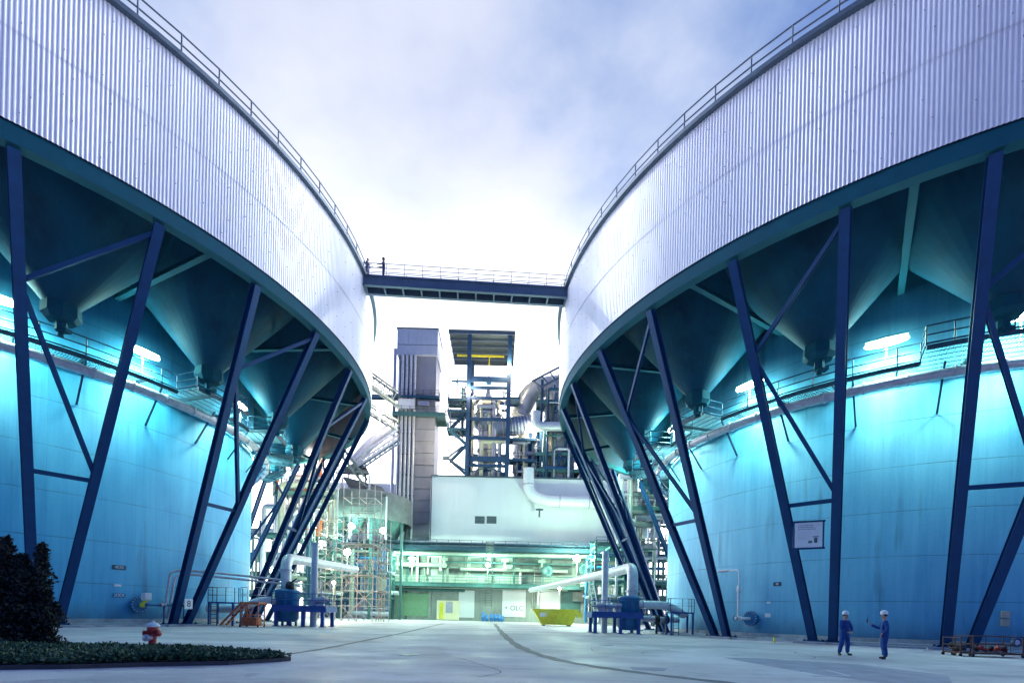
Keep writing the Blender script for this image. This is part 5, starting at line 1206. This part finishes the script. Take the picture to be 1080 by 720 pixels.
for k, (px_, Y, r_, yt) in enumerate(((555, 101, 1.7, 452), (548, 104, 1.3, 425), (622, 102, 2.2, 440), (640, 101, 2.0, 470))):
    x = X_(px_, Y); z1 = P(px_, yt, Y).z; t = thing('process_vessel', ('cream vessel', 'slim pale vessel behind the cream one', 'dark grey vessel half hidden by the right silo rim', 'short vessel on the hall roof behind the right silo columns')[k]+(' between the steel frame and the banded vessel' if k == 0 else ''), 'vessel', (x, Y, zbse))
    MB().lathe([(r_, zbse+.1), (r_, z1-.8), (r_*.7, z1-.2), (0, z1)], 24, (x, Y, 0)).build('shell', ('cream', 'vessel', 'duct', 'pipe')[k], t); b = MB()
    z = zbse+1.2
    while z < z1-1: b.lathe([(r_, z), (r_+.08, z+.03), (r_+.08, z+.13), (r_, z+.16)], 24, (x, Y, 0)); z += 1.9
    b.build('bands', 'galv', t)
for k, (xa_, xb_, yv) in enumerate(((538, 566, 462), (538, 566, 484))):
    platform(('upper', 'lower')[k]+' blue walkway linking the steel frame and the banded vessel', X_(xa_, 97), X_(xb_, 97), P(550, yv, 97).z, 97, 99.5, 'rail', deep=.4)
# yard details: covers, drains and cracks
M_['crack'] = mat('filled_crack', (.10, .10, .12), .8, 0, .3, 5)
for k, (x, y, l) in enumerate(((430, 690, 'round cast iron cover left of the curved joint'), (640, 680, 'round cast iron cover right of the curved joint'))):
    q_ = G(x, y); t = thing('manhole_cover', l, 'cover', q_); MB().lathe([(.34, .0), (.34, .008), (0, .01)], 28, q_, False).build('rim', 'plinth', t); b = MB(); b.lathe([(.29, .012), (.0, .014)], 24, q_, False); b.build('lid', 'gutter', t)
rnd = random.Random(44)
for k in range(7):
    x, y = rnd.uniform(-9, 12), rnd.uniform(11, 34); a = rnd.uniform(0, pi); pts = [(x, y)]
    for j in range(7): a += rnd.gauss(0, .45); x += cos(a)*1.1; y += sin(a)*1.1; pts.append((x, y))
    strip('ground_crack', pts, .035, .0035, 'crack')

for k in range(2):
    platform(('upper','lower')[k]+' cluttered platform in the gap behind the left silo columns', P(288, 600, 74).x, P(345, 600, 74).x, (24.5, 18.5)[k], 74, 77, 'teal', deep=.5)
    platform(('upper','lower')[k]+' cluttered platform in the gap behind the right silo columns', P(650, 600, 74).x, P(708, 600, 74).x, (23.0, 17.5)[k], 74, 77, 'teal', deep=.5)
clutter('high_pipework', 'pipes and supports on the platforms behind the left silo columns', P(285, 600, 74).x, P(352, 600, 74).x, 12, 27, 73.5, 76, 48, 51, ('tealpipe', 'pipe', 'galv', 'vessel', 'facade_dark', 'orange'), (.1, .16, .28, .45))
clutter('high_pipework', 'pipes and supports on the platforms behind the right silo columns', P(648, 600, 74).x, P(712, 600, 74).x, 12, 26, 73.5, 76, 44, 52, ('tealpipe', 'pipe', 'galv', 'vessel', 'facade_dark'), (.1, .16, .28, .45))
plant_lamp(318, 508, 70, 'small yellowish lamp among the pipes behind the left silo columns', E_*1.2, r=.25, drop=1.5, kind='lampwarm', col=(1, .9, .6))
plant_lamp(286, 600, 72, 'low greenish lamp in the gap beside the left silo wall', E_*1.0, r=.25, drop=2.5)
# sheet to sheet tone differences and grime below the gutter on the drums
nt = M_['clad'].node_tree; N = nt.nodes; L = nt.links; bs = N['Principled BSDF']; src = bs.inputs['Base Color'].links[0].from_socket
tc = N.new('ShaderNodeTexCoord'); sp_ = N.new('ShaderNodeSeparateXYZ'); L.new(tc.outputs['Object'], sp_.inputs[0])
def mn(op, a, b_=None):
    n = N.new('ShaderNodeMath'); n.operation = op
    for i, v in enumerate((a, b_)):
        if v is None: continue
        if isinstance(v, (int, float)): n.inputs[i].default_value = v
        else: L.new(v, n.inputs[i])
    return n.outputs[0]
an = mn('MULTIPLY', mn('ARCTAN2', sp_.outputs[1], sp_.outputs[0]), 28.65)
cell = mn('ADD', mn('FLOOR', an), mn('MULTIPLY', mn('FLOOR', mn('DIVIDE', mn('SUBTRACT', sp_.outputs[2], ZM), 10)), 37.3))
wn = N.new('ShaderNodeTexWhiteNoise'); wn.noise_dimensions = '1D'; L.new(cell, wn.inputs['W'])
cb = N.new('ShaderNodeCombineXYZ'); L.new(mn('MULTIPLY', an, 1.3), cb.inputs[0]); L.new(mn('MULTIPLY', sp_.outputs[2], .12), cb.inputs[2])
dn = N.new('ShaderNodeTexNoise'); dn.inputs['Scale'].default_value = 1.6; dn.inputs['Detail'].default_value = 6; L.new(cb.outputs[0], dn.inputs['Vector'])
val = mn('ADD', mn('MULTIPLY', wn.outputs['Value'], .10), mn('MULTIPLY', dn.outputs['Fac'], .28))
fac = mn('SUBTRACT', 1.08, val)
vm = N.new('ShaderNodeMix'); vm.data_type = 'RGBA'; vm.blend_type = 'MULTIPLY'; vm.inputs[0].default_value = 1
L.new(src, vm.inputs[6]); cc_ = N.new('ShaderNodeCombineColor'); L.new(fac, cc_.inputs[0]); L.new(fac, cc_.inputs[1]); L.new(mn('ADD', mn('MULTIPLY', fac, .9), .1), cc_.inputs[2]); L.new(cc_.outputs[0], vm.inputs[7]); L.new(vm.outputs[2], bs.inputs['Base Color'])
